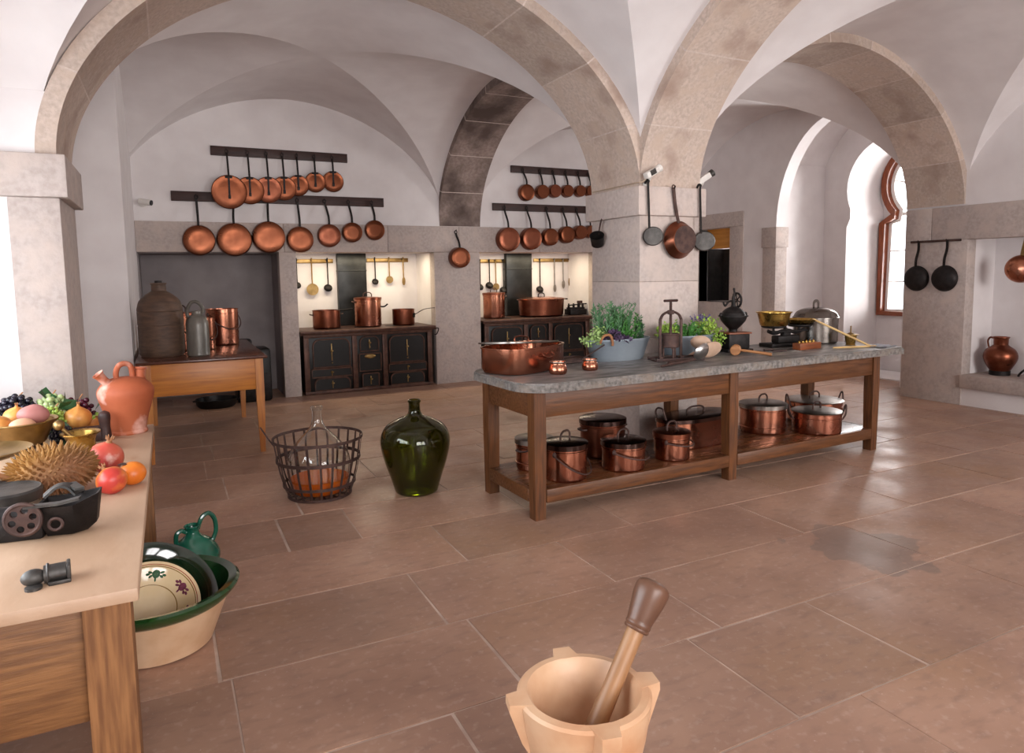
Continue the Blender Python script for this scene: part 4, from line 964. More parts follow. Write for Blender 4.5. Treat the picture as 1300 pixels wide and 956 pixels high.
def stove(label, x0, x1, y0, y1, h):
    w = x1-x0; t = thing('iron_stove', label, 'stove', (x0, y0, 0), 0, 'cast iron stoves in the hearths')
    bm = B(); boxr(bm, .0, w, .03, y1-y0, .04, h-.035, .006)
    boxr(bm, .01, w-.01, .0, .1, 0, .055, .005)
    obj('body', bm, 'stove', t)
    bm = B(); boxr(bm, -.045, w+.05, -.05, y1-y0, h-.035, h, .008); tube(bm, [(-.045, -.05, h-.045), (w+.05, -.05, h-.045)], .012, 8); obj('hob_plate', bm, 'stove_rim', t)
    for k, c in enumerate((w*.25, w*.5, w*.75)):
        bm = B(); lathe(bm, [(0, 0), (.15, 0), (.15, .004), (.13, .005), (0, .004)], 32, c=(c, (y1-y0)*.45, h)); obj('hotplate', bm, 'iron', t)
    m = w/1.96
    bm = B()
    for x in (.0, .70*m, 1.16*m, 1.88*m): boxr(bm, x, x+.075, -.004, .04, .03, h-.04, .006)
    boxr(bm, .0, w, -.006, .04, h-.10, h-.04, .004)
    boxr(bm, .0, w, -.006, .04, .0, .05, .004)
    obj('front_frame', bm, 'stove_rim', t)
    door(t, .13*m, .66*m, .40, h-.13, True, y=.012); door(t, .10*m, .68*m, .255, .375, False, y=.012, latch=False); door(t, .14*m, .65*m, .055, .235, True, y=.012)
    door(t, .82*m, 1.10*m, .60, h-.12, True, y=.012); door(t, .80*m, 1.13*m, .30, .56, False, False, y=.012); door(t, .84*m, 1.09*m, .06, .26, False, y=.012)
    door(t, 1.27*m, 1.82*m, .40, h-.13, True, y=.012); door(t, 1.25*m, 1.85*m, .255, .375, False, y=.012, latch=False); door(t, 1.28*m, 1.81*m, .055, .235, True, y=.012)
    bm = B(); lathe(bm, [(0, 0), (.085, 0), (.07, .01), (0, .014)], 24, sy=.42, c=(.965*m, 0, 0), mx=Matrix.Translation((0, -.004, .52)) @ RX90); part_label(obj('maker_plaque', bm, 'brass_dull', t), 'small oval metal plaque')
    bm = B(); tube(bm, spline([(w+.05, -.04, h-.04), (w+.09, -.05, h-.05), (w+.06, -.05, h-.13), (w+.02, -.05, h-.14)], 4), .008, 6); obj('towel_hook', bm, 'iron', t)
    return t
stove('black iron stove with brown door frames in the left lit hearth', 1.70, 3.66, YB-.06, 11.02, .937)
stove('black iron stove behind the worktable in the right lit hearth', 4.56, 6.58, YB-.06, 11.02, .975)
def flue(label, x0, x1, z0):
    t = thing('flue_panel', label, 'flue', ((x0+x1)/2, YI, z0), 0, 'dark flues behind the stoves'); w = x1-x0
    bm = B(); boxr(bm, -w/2, w/2, -.10, -.002, 0, 2.4-z0, .004); obj('panel', bm, 'duct', t)
    bm = B(); boxr(bm, -w/2-.004, w/2+.004, -.106, -.0, 1.75-z0+.05, 1.77-z0+.05, .002); obj('seam_band', bm, 'duct', t)
    return t
flue('dark sheet iron flue behind the tall pot of first stove', 2.42, 2.88, .938)
flue('dark sheet iron flue behind the oval pot of second stove', 5.40, 5.91, .976)
GS = 'copper pots on the stoves'
t = copper_pot('copper pot with two ears on the left of first stove', (2.13, 10.62, .942), .205, .275, GS, lid=False, mat_='copper_old', ears=(0, pi), ear_rise=.01, band=False)
bm = B(); tube(bm, spline([(.19, -.05, .27), (.27, -.10, .27), (.36, -.17, .29)], 4), .011, 6); obj('spoon_handle', bm, 'iron', t)
t = copper_pot('tall copper stockpot with lid in the middle of first stove', (2.77, 10.62, .942), .205, .44, GS, lid_mat='copper_old', lh_ang=.1, ears=(pi,), band=True)
bm = B(); tube(bm, spline([(.2, -.02, .3), (.25, -.05, .30), (.3, -.07, .34)], 4), .011, 6); obj('tap', bm, 'iron', t)
def saucepan(label, loc, r, h, ang, L, group=GS):
    t = thing('saucepan', label, 'pan', loc, ang, group)
    bm = B(); lathe(bm, pot_prof(r, h), 44); obj('body', bm, 'copper_old', t)
    bm = B(); pts = spline([(r*.98, 0, h*.62), (r+.05, 0, h*.72), (r+L*.5, 0, h*.98), (r+L, 0, h*1.08)], 6); bar(bm, pts, .03, .009, (0, 0, 1)); box(bm, (r+.004, 0, h*.6), (.012, .07, .07), None, .004); obj('handle', bm, 'iron', t); return t
saucepan('copper saucepan with long handle on the right of first stove', (3.33, 10.58, .942), .175, .25, radians(-40), .36)
t = copper_pot('tall bright copper pot on the left of second stove', (4.94, 10.62, .98), .185, .42, GS, lid_mat='copper_old', lh_ang=.2, ears=(0,))
t = thing('copper_cauldron', 'big oval copper pot with domed lid on the second stove', 'pot', (5.86, 10.62, .98), 0, GS)
bm = B(); lathe(bm, [(0, 0), (.38, 0), (.41, .02), (.43, .28), (.455, .286), (.455, .294), (.425, .29), (.40, .025), (0, .01)], 56, sy=.72); obj('body', bm, 'copper_old', t)
bm = B(); lathe(bm, [(.44, .29), (.445, .30), (.40, .315), (.2, .335), (0, .34)], 56, sy=.72); l = obj('lid', bm, 'copper', t)
bm = B(); loop_handle(bm, (0, 0, .33), .12, .07, .010); obj('lid_handle', bm, 'iron', l)
bm = B(); tube(bm, spline([(.45, -.06, .285), (.50, -.05, .285), (.50, .05, .285), (.45, .06, .285)], 5), .010, 8); obj('side_handle', bm, 'iron', t)
t = thing('iron_scale', 'dark iron scale with small weights at right on the second stove', 'scale', (6.52, 10.55, .98))
bm = B(); boxr(bm, -.17, .17, -.11, .11, 0, .10, .008); boxr(bm, -.15, .15, -.07, .07, .1, .13, .004); obj('base', bm, 'iron', t)
bm = B(); tube(bm, [(-.18, -.05, .17), (.2, -.05, .19)], .011, 6)
for x in (-.16, -.06, .04, .13): lathe(bm, [(0, .1), (.022, .1), (.022, .17), (.012, .18), (.016, .2), (0, .205)], 12, c=(x, -.03, 0))
obj('beam', bm, 'iron', t)
bm = B(); box(bm, (.10, .02, .22), (.09, .05, .05), None, .004); tube(bm, [(.1, .02, .12), (.1, .02, .2)], .012, 6); obj('slide_weight', bm, 'iron_brown', t)

# ------------------------------------------------------------------ pine table in the left hearth
YTZ = .96
t = thing('pine_table', 'orange pine table with dark polished top in front of the left hearth', 'table', (-.26, 7.07, 0))
bm = B(); boxr(bm, -.05, 1.09, -.03, 2.05, .932, YTZ, .008); part_label(obj('table_top', bm, 'table_dark', t), 'dark polished red-brown top')
bm = B(); boxr(bm, .07, .98, .012, .04, .63, .93, .003); obj('front_apron', bm, 'pine', t)
bm = B(); boxr(bm, .07, .98, 1.96, 1.99, .63, .93, .003); obj('rear_apron', bm, 'pine', t)
for x in (.012, 1.012):
    bm = B(); boxr(bm, x, x+.026, .07, 1.95, .63, .93, .003); obj('side_apron', bm, 'pine', t)
for x in (0, .975):
    for y in (0, 1.93):
        bm = B(); leg(bm, x, y, .93, .075, .075, .62); obj('leg', bm, 'pine_v', t)
t = thing('stoneware_jar', 'big brown stoneware jar with narrow neck on the pine table', 'jar', (-.085, 7.62, YTZ)); t.scale = (.9, .9, 1)
bm = B(); lathe(bm, [(0, 0), (.205, 0), (.222, .02), (.228, .10)]+[(.228, .30), (.224, .303), (.224, .309), (.228, .312)]+[(.228, .44), (.224, .443), (.228, .447)]+smooth_prof([(.226, .47), (.20, .545), (.14, .60), (.075, .64)], 5)+[(.072, .70), (.08, .705), (.08, .718), (.05, .72), (.048, .66), (0, .655)], 48); obj('body', bm, 'stoneware', t)
bm = B(); lathe(bm, [(0, .715), (.038, .715), (.036, .74), (0, .742)], 20); obj('stopper', bm, 'iron', t)
t = thing('stoneware_bottle', 'grey stoneware bottle with loop handle near the pine table edge', 'bottle', (.235, 7.42, YTZ))
bm = B(); lathe(bm, [(0, 0), (.095, 0), (.103, .01), (.104, .30)]+smooth_prof([(.102, .32), (.085, .375), (.052, .40), (.042, .415)], 5)+[(.045, .44), (.02, .445), (0, .44)], 36); obj('body', bm, 'grey_ware', t)
bm = B(); tube(bm, spline([(-.075, 0, .38), (-.085, 0, .44), (-.045, 0, .52), (.01, 0, .525), (.055, 0, .47), (.05, 0, .41)], 6), .017, 8); obj('loop_handle', bm, 'grey_ware', t)
GP = 'copper pails on the pine table'
def pail(label, x, y, r, h, ang, lid=False):
    return copper_pot(label, (x, y, YTZ), r, h, GP, lid=lid, lid_mat='copper_old', mat_='copper', bail_drop=.17, bail_ang=ang, name='copper_pail', cat='pail', lh_ang=.3)
pail('copper pail half hidden between stoneware jar and grey bottle', .105, 8.05, .118, .39, .9, True)
pail('largest copper pail with drooping bail at the pine table rear', .535, 8.55, .172, .41, .55)
t = pail('small shining copper pail just behind the grey bottle', .325, 8.02, .10, .34, .4)
# black things behind the pine table
t = thing('iron_chest', 'black iron box standing on the floor behind the pine table', 'box', (.99, 10.05, 0))
bm = B(); boxr(bm, -.22, .24, 0, .45, 0, .74, .04); boxr(bm, -.22, .02, .2, .45, .70, .86, .03); obj('body', bm, 'stove', t)
bm = B(); boxr(bm, -.20, .22, -.012, .01, .08, .40, .004); obj('door', bm, 'iron', t)
t = thing('iron_pan', 'low black pan on the floor under the pine table', 'pan', (.50, 10.0, 0))
bm = B(); lathe(bm, [(0, 0), (.22, 0), (.25, .03), (.265, .11), (.258, .11), (.24, .035), (0, .012)], 40); obj('body', bm, 'stove', t)
bm = B(); ear(bm, .255, .09, 0); ear(bm, .255, .09, pi); obj('side_handles', bm, 'stove', t)

# ------------------------------------------------------------------ demijohns on the floor
def demi(prof, t_=.006):
    """glass shell: outer profile plus inner one, closed"""
    inn = [(max(0, r-t_), z+(t_ if i == 0 else 0)) for i, (r, z) in enumerate(prof)]
    return prof+[(prof[-1][0]-t_, prof[-1][1])]+inn[::-1][1:]
t = thing('green_demijohn', 'big dark green glass demijohn standing on the stone floor', 'bottle', (1.68, 5.13, 0))
po = [(0, .01), (.10, .0), (.155, .004)]+smooth_prof([(.168, .015), (.20, .12), (.245, .26), (.272, .38), (.268, .46), (.225, .535), (.14, .585), (.072, .612), (.050, .64), (.045, .68)], 5)+[(.045, .715), (.052, .72), (.052, .735), (.045, .74)]
bm = B(); lathe(bm, demi(po), 64); obj('glass_body', bm, 'glass_green', t)
bc = (.985, 5.44)
t = thing('clear_demijohn', 'clear glass demijohn with orange liquid inside the iron basket', 'bottle', (*bc, .022))
pc = [(0, .008), (.13, 0), (.185, .004)]+smooth_prof([(.20, .015), (.225, .08), (.243, .18), (.238, .27), (.20, .36), (.13, .44), (.065, .51), (.042, .57), (.038, .62)], 5)+[(.038, .655), (.048, .66), (.048, .68), (.038, .685)]
bm = B(); lathe(bm, demi(pc), 64); obj('glass_body', bm, 'glass_clear', t)
def r_at(prof, z):
    for (a, b), (c, d) in zip(prof, prof[1:]):
        if b <= z <= d and d > b: return a+(c-a)*(z-b)/(d-b)
    return .1
bm = B(); zs = [.02+.0125*k for k in range(9)]; lathe(bm, [(0, .012)]+[(r_at(pc, z)-.0075, z) for z in zs]+[(0, zs[-1])], 64); obj('liquid', bm, 'liquid', t)
t = thing('iron_basket', 'round rusty iron strap basket holding the clear demijohn', 'basket', (*bc, 0))
bp = [(.235, .012), (.262, .08), (.295, .20), (.318, .33), (.335, .46)]
def br(z): return r_at(bp, z) if z <= .46 else .335
n = 22
for z, w in ((.015, .02), (.105, .022), (.30, .026), (.46, .022)):
    bm = B(); r = br(z)+.004; lathe(bm, [(r, z-w/2), (r+.005, z-w/2), (r+.005, z+w/2), (r, z+w/2), (r, z-w/2)], 56); obj('hoop', bm, 'iron_brown', t)
for k in range(n):
    a = 2*pi*k/n; bm = B(); bar(bm, [((br(z))*cos(a), (br(z))*sin(a), z) for _, z in bp], .017, .005, (cos(a), sin(a), 0)); obj('strap', bm, 'iron_brown', t)
bm = B()
for k in range(6):
    a = pi*k/6; bar(bm, [(.235*cos(a), .235*sin(a), .010), (-.235*cos(a), -.235*sin(a), .010)], .018, .005, (0, 0, 1))
obj('bottom_straps', bm, 'iron_brown', t)
bm = B(); tube(bm, spline([(-.315, .08, .40), (-.36, .10, .47), (-.41, .12, .56)], 4), .006, 6); obj('loose_wire', bm, 'iron_brown', t)

# ------------------------------------------------------------------ near left table and what lies on it
LZ = .83
t = thing('kitchen_table', 'pale scrubbed wooden table at the left edge loaded with fruit', 'table', (-.74, 2.17, 0))
bm = B(); boxr(bm, -.72, .615, 0, 2.52, LZ-.04, LZ, .006); part_label(obj('table_top', bm, 'light_top', t), 'pale scrubbed top')
for x in (-.66, .47):
    for y in (.04, 2.36):
        bm = B(); leg(bm, x, y, LZ-.04, .12, .12, 1); obj('leg', bm, 'oak_v', t)
bm = B(); boxr(bm, -.54, .47, .07, .10, .43, LZ-.04, .004); obj('front_apron', bm, 'oak', t)
bm = B(); boxr(bm, .535, .565, .16, 2.36, .62, LZ-.04, .004); obj('side_apron', bm, 'oak', t)
bm = B(); boxr(bm, -.63, -.60, .16, 2.36, .62, LZ-.04, .004); obj('side_apron', bm, 'oak', t)
t = thing('terracotta_jug', 'terracotta water jug with loop handle and two spouts on pale table', 'jug', (-.252, 4.50, LZ), .35); t.scale = (.88, .88, .92)
bm = B(); lathe(bm, [(0, 0), (.112, 0), (.116, .008), (.112, .018)]+smooth_prof([(.108, .025), (.118, .08), (.148, .18), (.166, .245), (.160, .285), (.125, .325), (.07, .348), (.0, .353)], 5), 48); obj('body', bm, 'terracotta', t)
bm = B()
lathe(bm, [(0, 0), (.03, 0), (.026, .05), (.028, .08), (.036, .10), (.030, .10), (.020, .08), (0, .03)], 24, mx=Matrix.Translation((-.10, -.02, .31)) @ Matrix.Rotation(radians(-38), 4, 'Y')); obj('spout', bm, 'terracotta', t)
bm = B(); lathe(bm, [(0, 0), (.042, 0), (.032, .03), (.033, .075), (.040, .08), (.040, .09), (.030, .09), (.022, .03), (0, .03)], 24, mx=Matrix.Translation((.09, .01, .315)) @ Matrix.Rotation(radians(8), 4, 'Y')); obj('filling_neck', bm, 'terracotta', t)
bm = B(); tube(bm, spline([(-.05, 0, .335), (-.05, 0, .385), (-.03, 0, .425), (.005, 0, .435), (.035, 0, .42), (.045, 0, .38), (.045, 0, .335)], 5), .017, 10); obj('loop_handle', bm, 'terracotta', t)
# brass bowl with vegetables
t = thing('iron_trivet', 'low black iron trivet under the brass bowl of onions', 'trivet', (-.71, 4.20, LZ))
bm = B(); tube(bm, [(.09*cos(a), .09*sin(a), .042) for a in [2*pi*k/24 for k in range(24)]], .008, 6, closed=True)
for k in range(3): a = 2*pi*k/3+.4; tube(bm, [(.09*cos(a), .09*sin(a), .042), (.10*cos(a), .10*sin(a), 0)], .008, 6); tube(bm, [(.09*cos(a), .09*sin(a), .042), (0, 0, .042)], .007, 6)
obj('ring', bm, 'iron', t)
t = thing('brass_bowl', 'brass bowl of onions and potatoes at the left table edge', 'bowl', (-.71, 4.20, LZ+.05))
bm = B(); lathe(bm, [(0, 0), (.09, 0), (.105, .012), (.135, .08), (.15, .115), (.162, .12), (.162, .126), (.145, .12), (.13, .08), (.10, .018), (0, .01)], 44); obj('body', bm, 'brass_dull', t)
def onion(label, loc, r, rot=(0,0,0), group=None, m='onion', squash=.85):
    t = thing('onion', label, 'onion', loc, 0, group, rot)
    bm = B(); lathe(bm, smooth_prof([(0, 0), (r*.35, r*.02), (r*.85, r*.35), (r, r*.85), (r*.85, r*1.3), (r*.4, r*1.62), (r*.12, r*1.8)], 4)+[(r*.09, r*2.0), (0, r*2.02)], 32); obj('bulb', bm, m, t)
    bm = B()
    for k in range(5): a = 2*pi*k/5; tube(bm, [(.0, 0, r*1.85), (r*.12*cos(a), r*.12*sin(a), r*2.15)], r*.05, 5)
    obj('dry_top', bm, 'dry', t); return t
def potato(label, loc, r, s, rz, m):
    bm = B(); ball(bm, (0, 0, 0), r, s, u=24, v=16)
    for v in bm.verts: v.co *= 1+.05*sin(v.co.x*60+1)*cos(v.co.y*50)
    o = obj('potato', bm, m, loc=loc, sharp=80); o.rotation_euler = (0, .1, rz); return tag(o, label, 'potato')
onion('yellow onion in front at the left of the brass bowl', (-.785, 4.14, LZ+.115), .062, (.2, -.2, 0))
onion('brown onion behind the others in the brass bowl', (-.74, 4.28, LZ+.135), .060, (.3, .1, 0))
potato('large red skinned potato on top of the brass bowl', (-.655, 4.22, LZ+.195), .066, (1.1, .85, .78), .2, 'potato_red')
potato('pale potato at the front rim of the brass bowl', (-.685, 4.10, LZ+.165), .052, (1.15, .8, .68), .3, 'potato')
onion('golden onion beside the small brass mortar, before red grapes', (-.50, 4.50, LZ+.055), .070, (.15, .1, 0))
onion('small onion half hidden by dark wooden handle', (-.43, 4.58, LZ), .048, (.1, .2, 0))
# small mortar and pestle
t = thing('brass_mortar', 'small flared brass mortar on the pale table', 'mortar', (-.445, 4.10, LZ))
bm = B(); lathe(bm, [(0, 0), (.07, 0), (.075, .01), (.066, .02), (.064, .06), (.072, .085), (.09, .098), (.09, .104), (.072, .098), (.055, .06), (.04, .02), (0, .015)], 40); obj('body', bm, 'brass', t)
t = thing('brass_pestle', 'brass pestle with round knob leaning in the small mortar', 'pestle', (-.447, 4.10, LZ+.03), 0, None, (.1, -.62, 0))
bm = B(); tube(bm, [(0, 0, 0), (0, 0, .10), (0, 0, .13)], [.016, .010, .010], 10); ball(bm, (0, 0, .150), .027, u=14, v=10); obj('body', bm, 'brass_dull', t)
t = thing('wooden_block_tool', 'dark wooden tool with upright handle between grapes and terracotta jug', 'tool', (-.42, 4.36, LZ))
bm = B(); boxr(bm, -.09, .05, -.04, .05, 0, .075, .008); obj('base', bm, 'wood_rail', t)
bm = B(); lathe(bm, smooth_prof([(0, 0), (.030, .0), (.026, .08), (.030, .12), (.026, .15), (0, .165)], 4), 20, c=(.065, -.01, 0)); obj('handle', bm, 'wood_rail', t)
# grapes
def grapes(label, c, rad, nb, br_, m, seed, cat='grapes', leafy=True):
    rn = random.Random(seed); t = thing('grape_bunch', label, cat, c, 0, 'grape bunches on the pale table')
    bm = B(); pts = []; tries = 0
    while len(pts) < nb and tries < nb*40:
        tries += 1; d = V((rn.gauss(0, 1), rn.gauss(0, 1), rn.gauss(0, 1))).normalized()*rn.uniform(.55, 1)
        p = V((d.x*rad[0], d.y*rad[1], rad[2]+d.z*rad[2]))
        if p.z < br_: p.z = br_
        if all((p-q).length > br_*1.35 for q in pts): pts.append(p)
    for p in pts: ball(bm, p, br_*rn.uniform(.88, 1.08), u=12, v=8)
    obj('berries', bm, m, t)
    bm = B(); tube(bm, spline([(0, 0, rad[2]), (.01, .02, rad[2]*1.8), (.03, .03, rad[2]*2.15)], 4), .004, 6); obj('stem', bm, 'dry', t)
    if leafy:
        bm = B(); leaf_cloud(bm, [V((rn.uniform(-1, 1)*rad[0], rn.uniform(-.6, 1)*rad[1], rad[2]*rn.uniform(.8, 1.9))) for _ in range(7)], .085, rn, 1.3); obj('leaf', bm, 'leaf', t)
    return t
grapes('black grape bunch on top of the pile near the white wall', (-.79, 4.60, LZ+.10), (.085, .08, .075), 75, .0165, 'gr_black', 1, leafy=False)
grapes('green grape bunch at the far left of the pile', (-.95, 4.56, LZ), (.09, .11, .10), 70, .022, 'gr_green', 2)
grapes('pale green grape bunch crowning the middle of the pile', (-.64, 4.64, LZ+.03), (.085, .09, .105), 90, .0165, 'gr_pale', 3)
grapes('tight lime green berry cluster behind the brass bowl', (-.745, 4.47, LZ+.06), (.06, .05, .055), 120, .0085, 'gr_lime', 4, leafy=False)
grapes('lime green berry cluster in the middle front of the pile', (-.61, 4.46, LZ+.02), (.07, .06, .085), 150, .0095, 'gr_lime', 5)
grapes('dark red grape bunch at the right of the pile', (-.515, 4.68, LZ), (.085, .07, .10), 80, .0165, 'gr_red', 6)
grapes('blackish purple grape bunch hanging low behind the small mortar', (-.555, 4.34, LZ), (.06, .05, .05), 60, .013, 'gr_black', 7)
grapes('small pale berry cluster beside the golden onion', (-.41, 4.66, LZ), (.05, .04, .05), 60, .0105, 'gr_lime', 8, leafy=False)
# durian
t = thing('durian', 'large spiky brown durian in front of the small brass mortar', 'fruit', (-.470, 3.34, LZ+.100), .45)
bm = B(); ball(bm, (0, 0, 0), 1, (.150, .118, .092), u=32, v=20)
N = 430
for k in range(N):
    z = 1-2*(k+.5)/N; a = k*2.399963; q = sqrt(1-z*z); nrm = V((q*cos(a), q*sin(a), z))
    p = V((nrm.x*.150, nrm.y*.118, nrm.z*.092)); nn = V((nrm.x/.150, nrm.y/.118, nrm.z/.092)).normalized()
    if p.z < -.084: continue
    mx = Matrix.Translation(p-nn*.004) @ frame_to(nn+V((random.gauss(0, .12), random.gauss(0, .12), random.gauss(0, .12))))
    bmesh.ops.create_cone(bm, cap_ends=False, segments=5, radius1=.0100, radius2=.0008, depth=.036, matrix=mx @ Matrix.Translation((0, 0, .014)))
obj('spiky_husk', bm, 'durian', t, sharp=60)
bm = B(); tube(bm, [(-.145, 0, .0), (-.19, .0, .02)], .012, 8); obj('stalk', bm, 'dry', t)
def pome(label, loc, r, rot, m='pome', crown=True):
    t = thing('pomegranate', label, 'fruit', loc, 0, 'pomegranates beside the durian', rot)
    bm = B(); lathe(bm, smooth_prof([(0, -r*.92), (r*.5, -r*.84), (r*.95, -r*.35), (r, r*.15), (r*.78, r*.62), (r*.35, r*.9), (r*.17, r*.97)], 5)+[(0, r*.98)], 36); obj('skin', bm, m, t)
    bm = B(); lathe(bm, [(r*.2, r*.9), (r*.14, r*1.08), (r*.17, r*1.22)], 12)
    for k in range(6):
        a = 2*pi*k/6; tube(bm, [(r*.16*cos(a), r*.16*sin(a), r*1.18), (r*.24*cos(a), r*.24*sin(a), r*1.42)], [r*.08, r*.02], 5)
    obj('crown', bm, 'dry', t); return t
pome('red pomegranate with upright crown, rearmost of the trio', (-.30, 3.60, LZ+.068), .074, (.1, .25, 0))
pome('orange red pomegranate with scored side, nearest the table edge', (-.253, 3.22, LZ+.054), .058, (-.5, -.55, 0), 'pome_orange')
t = thing('persimmon', 'plain orange fruit at the right of the two pomegranates', 'fruit', (-.182, 3.315, LZ+.050))
bm = B(); ball(bm, (0, 0, 0), .054, (1, 1, .92), u=28, v=18); obj('skin', bm, 'persimmon', t)
bm = B()
for k in range(4): a = pi*k/2+.3; ball(bm, (-.03+.012*cos(a), .0+.012*sin(a), .044), .010, (1.3, .8, .3), u=8, v=6)
obj('calyx', bm, 'iron_brown', t)
# dish on iron stand, iron drums, mincer
t = thing('scale_dish', 'shallow brown metal dish raised on iron stand at left table edge', 'dish', (-.73, 3.52, LZ))
bm = B(); lathe(bm, [(0, .135), (.10, .138), (.15, .155), (.175, .17), (.17, .174), (.145, .16), (.1, .146), (0, .143)], 48); obj('dish', bm, 'brass_dull', t)
bm = B(); lathe(bm, [(0, 0), (.09, 0), (.09, .02), (.03, .035), (.02, .09), (.05, .125), (.06, .138), (0, .138)], 28); obj('stand', bm, 'iron', t)
t = thing('iron_drum', 'thick grey iron disc on pedestal before the durian', 'scale', (-.585, 3.10, LZ))
bm = B(); lathe(bm, [(0, .055), (.10, .055), (.112, .06), (.115, .095), (.108, .103), (.10, .099), (0, .097)], 44); obj('disc', bm, 'iron_grey', t)
bm = B(); lathe(bm, [(0, 0), (.085, 0), (.085, .02), (.05, .03), (.05, .056), (0, .056)], 28); obj('pedestal', bm, 'iron', t)
t = thing('iron_drum', 'flat grey iron plate partly cut off at the left picture edge', 'scale', (-.72, 3.22, LZ), .3)
bm = B(); boxr(bm, -.12, .07, -.06, .06, .10, .125, .006); obj('disc', bm, 'iron_grey', t)
bm = B(); boxr(bm, -.10, .05, -.05, .05, 0, .10, .008); obj('pedestal', bm, 'iron', t)
t = thing('iron_mincer', 'black cast iron mincing machine with round holed handwheel on pale table', 'mincer', (-.42, 2.80, LZ), radians(-8))
bm = B()
hp = [(-.02, -.075), (.10, -.085), (.165, -.02), (.16, .055), (.06, .075), (-.02, .07)]
a_ = [bm.verts.new((x*1.0, y, .115+.02*(x > .1))) for x, y in hp]; b_ = [bm.verts.new((x*.8+.02, y*.7, .03)) for x, y in hp]; c_ = [bm.verts.new((x*.62+.02, y*.5, .004)) for x, y in hp]
ia = [bm.verts.new((x*.92+.005, y*.9, .112+.02*(x > .1))) for x, y in hp]; ib = [bm.verts.new((x*.72+.02, y*.62, .05)) for x, y in hp]
for A, Z in ((a_, b_), (b_, c_), (a_, ia), (ia, ib)):
    for i in range(6): bm.faces.new((A[i], A[(i+1)%6], Z[(i+1)%6], Z[i]))
bm.faces.new(c_); bm.faces.new(ib)
obj('hopper', bm, 'iron', t)
bm = B(); bar(bm, [(-.04, -.078, .125), (.06, -.085, .128), (.125, -.085, .14)], .03, .008, (0, 0, 1)); bar(bm, spline([(-.02, .05, .12), (.02, .06, .15), (.06, .06, .145), (.09, .05, .12)], 4), .05, .008, (0, 0, 1)); box(bm, (.075, .06, .145), (.03, .10, .008), Matrix.Rotation(.5, 3, 'Z')); obj('rim_plates', bm, 'iron_grey', t)
bm = B(); boxr(bm, -.20, .0, -.055, .05, 0, .085, .012); tube(bm, [(-.2, -.0, .075), (.0, 0, .075)], .035, 14); obj('body', bm, 'iron', t)
bm = B(); R1 = .047; wc = V((-.045, -.085, .085))
bmw = [(wc.x+R1*1.1*cos(2*pi*k/32), wc.z+R1*1.1*sin(2*pi*k/32)) for k in range(32)]
holed_wall(bm, 1, wc.y-.006, wc.y+.006, bmw, [[(wc.x+.032*cos(pi*h/3+.3)+.0115*cos(2*pi*k/12), wc.z+.032*sin(pi*h/3+.3)+.0115*sin(2*pi*k/12)) for k in range(12)] for h in range(6)])
tube(bm, [wc+V((R1*1.1*cos(a), 0, R1*1.1*sin(a))) for a in [2*pi*k/28 for k in range(28)]], .008, 8, closed=True)
tube(bm, [wc, wc+V((0, .05, 0))], .012, 8); obj('handwheel', bm, 'iron_brown', t)
bm = B(); tube(bm, [V((.045, -.075, .055))+V((.02*cos(a), 0, .02*sin(a))) for a in [2*pi*k/20 for k in range(20)]], .006, 6, closed=True); obj('side_ring', bm, 'iron_brown', t)
t = thing('iron_fitting', 'small grey iron casting lying at the front of the pale table', 'fitting', (-.36, 2.335, LZ), radians(6))
bm = B(); tube(bm, [(-.01, 0, .026), (.045, .0, .026)], .026, 16); ball(bm, (-.035, 0, .024), .028, (1.15, .9, .85), u=16, v=10); obj('barrel', bm, 'iron_grey', t)
bm = B(); boxr(bm, .0, .056, -.036, -.026, 0, .012, .003); boxr(bm, .046, .056, -.032, .03, .0, .05, .003); tube(bm, [(0, .028*cos(a), .026+.028*sin(a)) for a in [2*pi*k/18 for k in range(18)]], .004, 6, closed=True)
lathe(bm, [(0, 0), (.022, 0), (.022, .008), (0, .01)], 14, c=(-.035, -.03, 0)); obj('flanges', bm, 'iron_grey', t)

# ------------------------------------------------------------------ glazed basins under the table edge
BC = V((-.13, 3.52, 0))
t = thing('glazed_basin', 'large cream clay basin with green glazed rim on the floor', 'basin', BC); t.scale = (.97, .97, .97)
bm = B(); lathe(bm, [(0, 0), (.22, 0), (.24, .01), (.335, .255)], 56); obj('outer_wall', bm, 'cream_clay', t)
bm = B(); lathe(bm, [(.328, .225), (.337, .232), (.372, .272), (.375, .285), (.362, .295), (.325, .285), (.235, .035), (0, .028)], 56); obj('glazed_rim', bm, 'green_glaze', t)
def tilted(axis, c):
    return Matrix.Translation(c) @ frame_to(axis)
ax1 = V((.26, -.62, .74))
t = thing('green_bowl', 'dark green glazed bowl leaning inside the cream basin', 'bowl', BC+V((-.045, .07, .14))); t.scale = (.85, .85, .85)
mx = frame_to(ax1)
bm = B(); lathe(bm, [(0, -.0), (.14, 0), (.16, .005), (.27, .10), (.325, .145), (.335, .152), (.335, .16), (.318, .158), (.262, .108), (.15, .014), (0, .01)], 56, mx=mx); obj('body', bm, 'green_black', t)
t = thing('rose_plate', 'cream plate with painted roses lying in the green bowl', 'plate', BC+V((-.035, .05, .15))); t.scale = (.90, .90, .90)
mp_ = frame_to(ax1+V((-.06, -.12, .0)))
pp = [(0, .0), (.12, 0), (.135, .004), (.205, .055), (.235, .064), (.238, .070), (.232, .071), (.20, .061), (.13, .011), (0, .008)]
bm = B(); lathe(bm, pp, 56, mx=mp_); obj('body', bm, 'cream_glaze', t)
def plate_z(r):
    for (a, b), (c, d) in zip(pp[5:], pp[6:]):
        if c <= r <= a: return d+(b-d)*(r-c)/(a-c)
    return .011
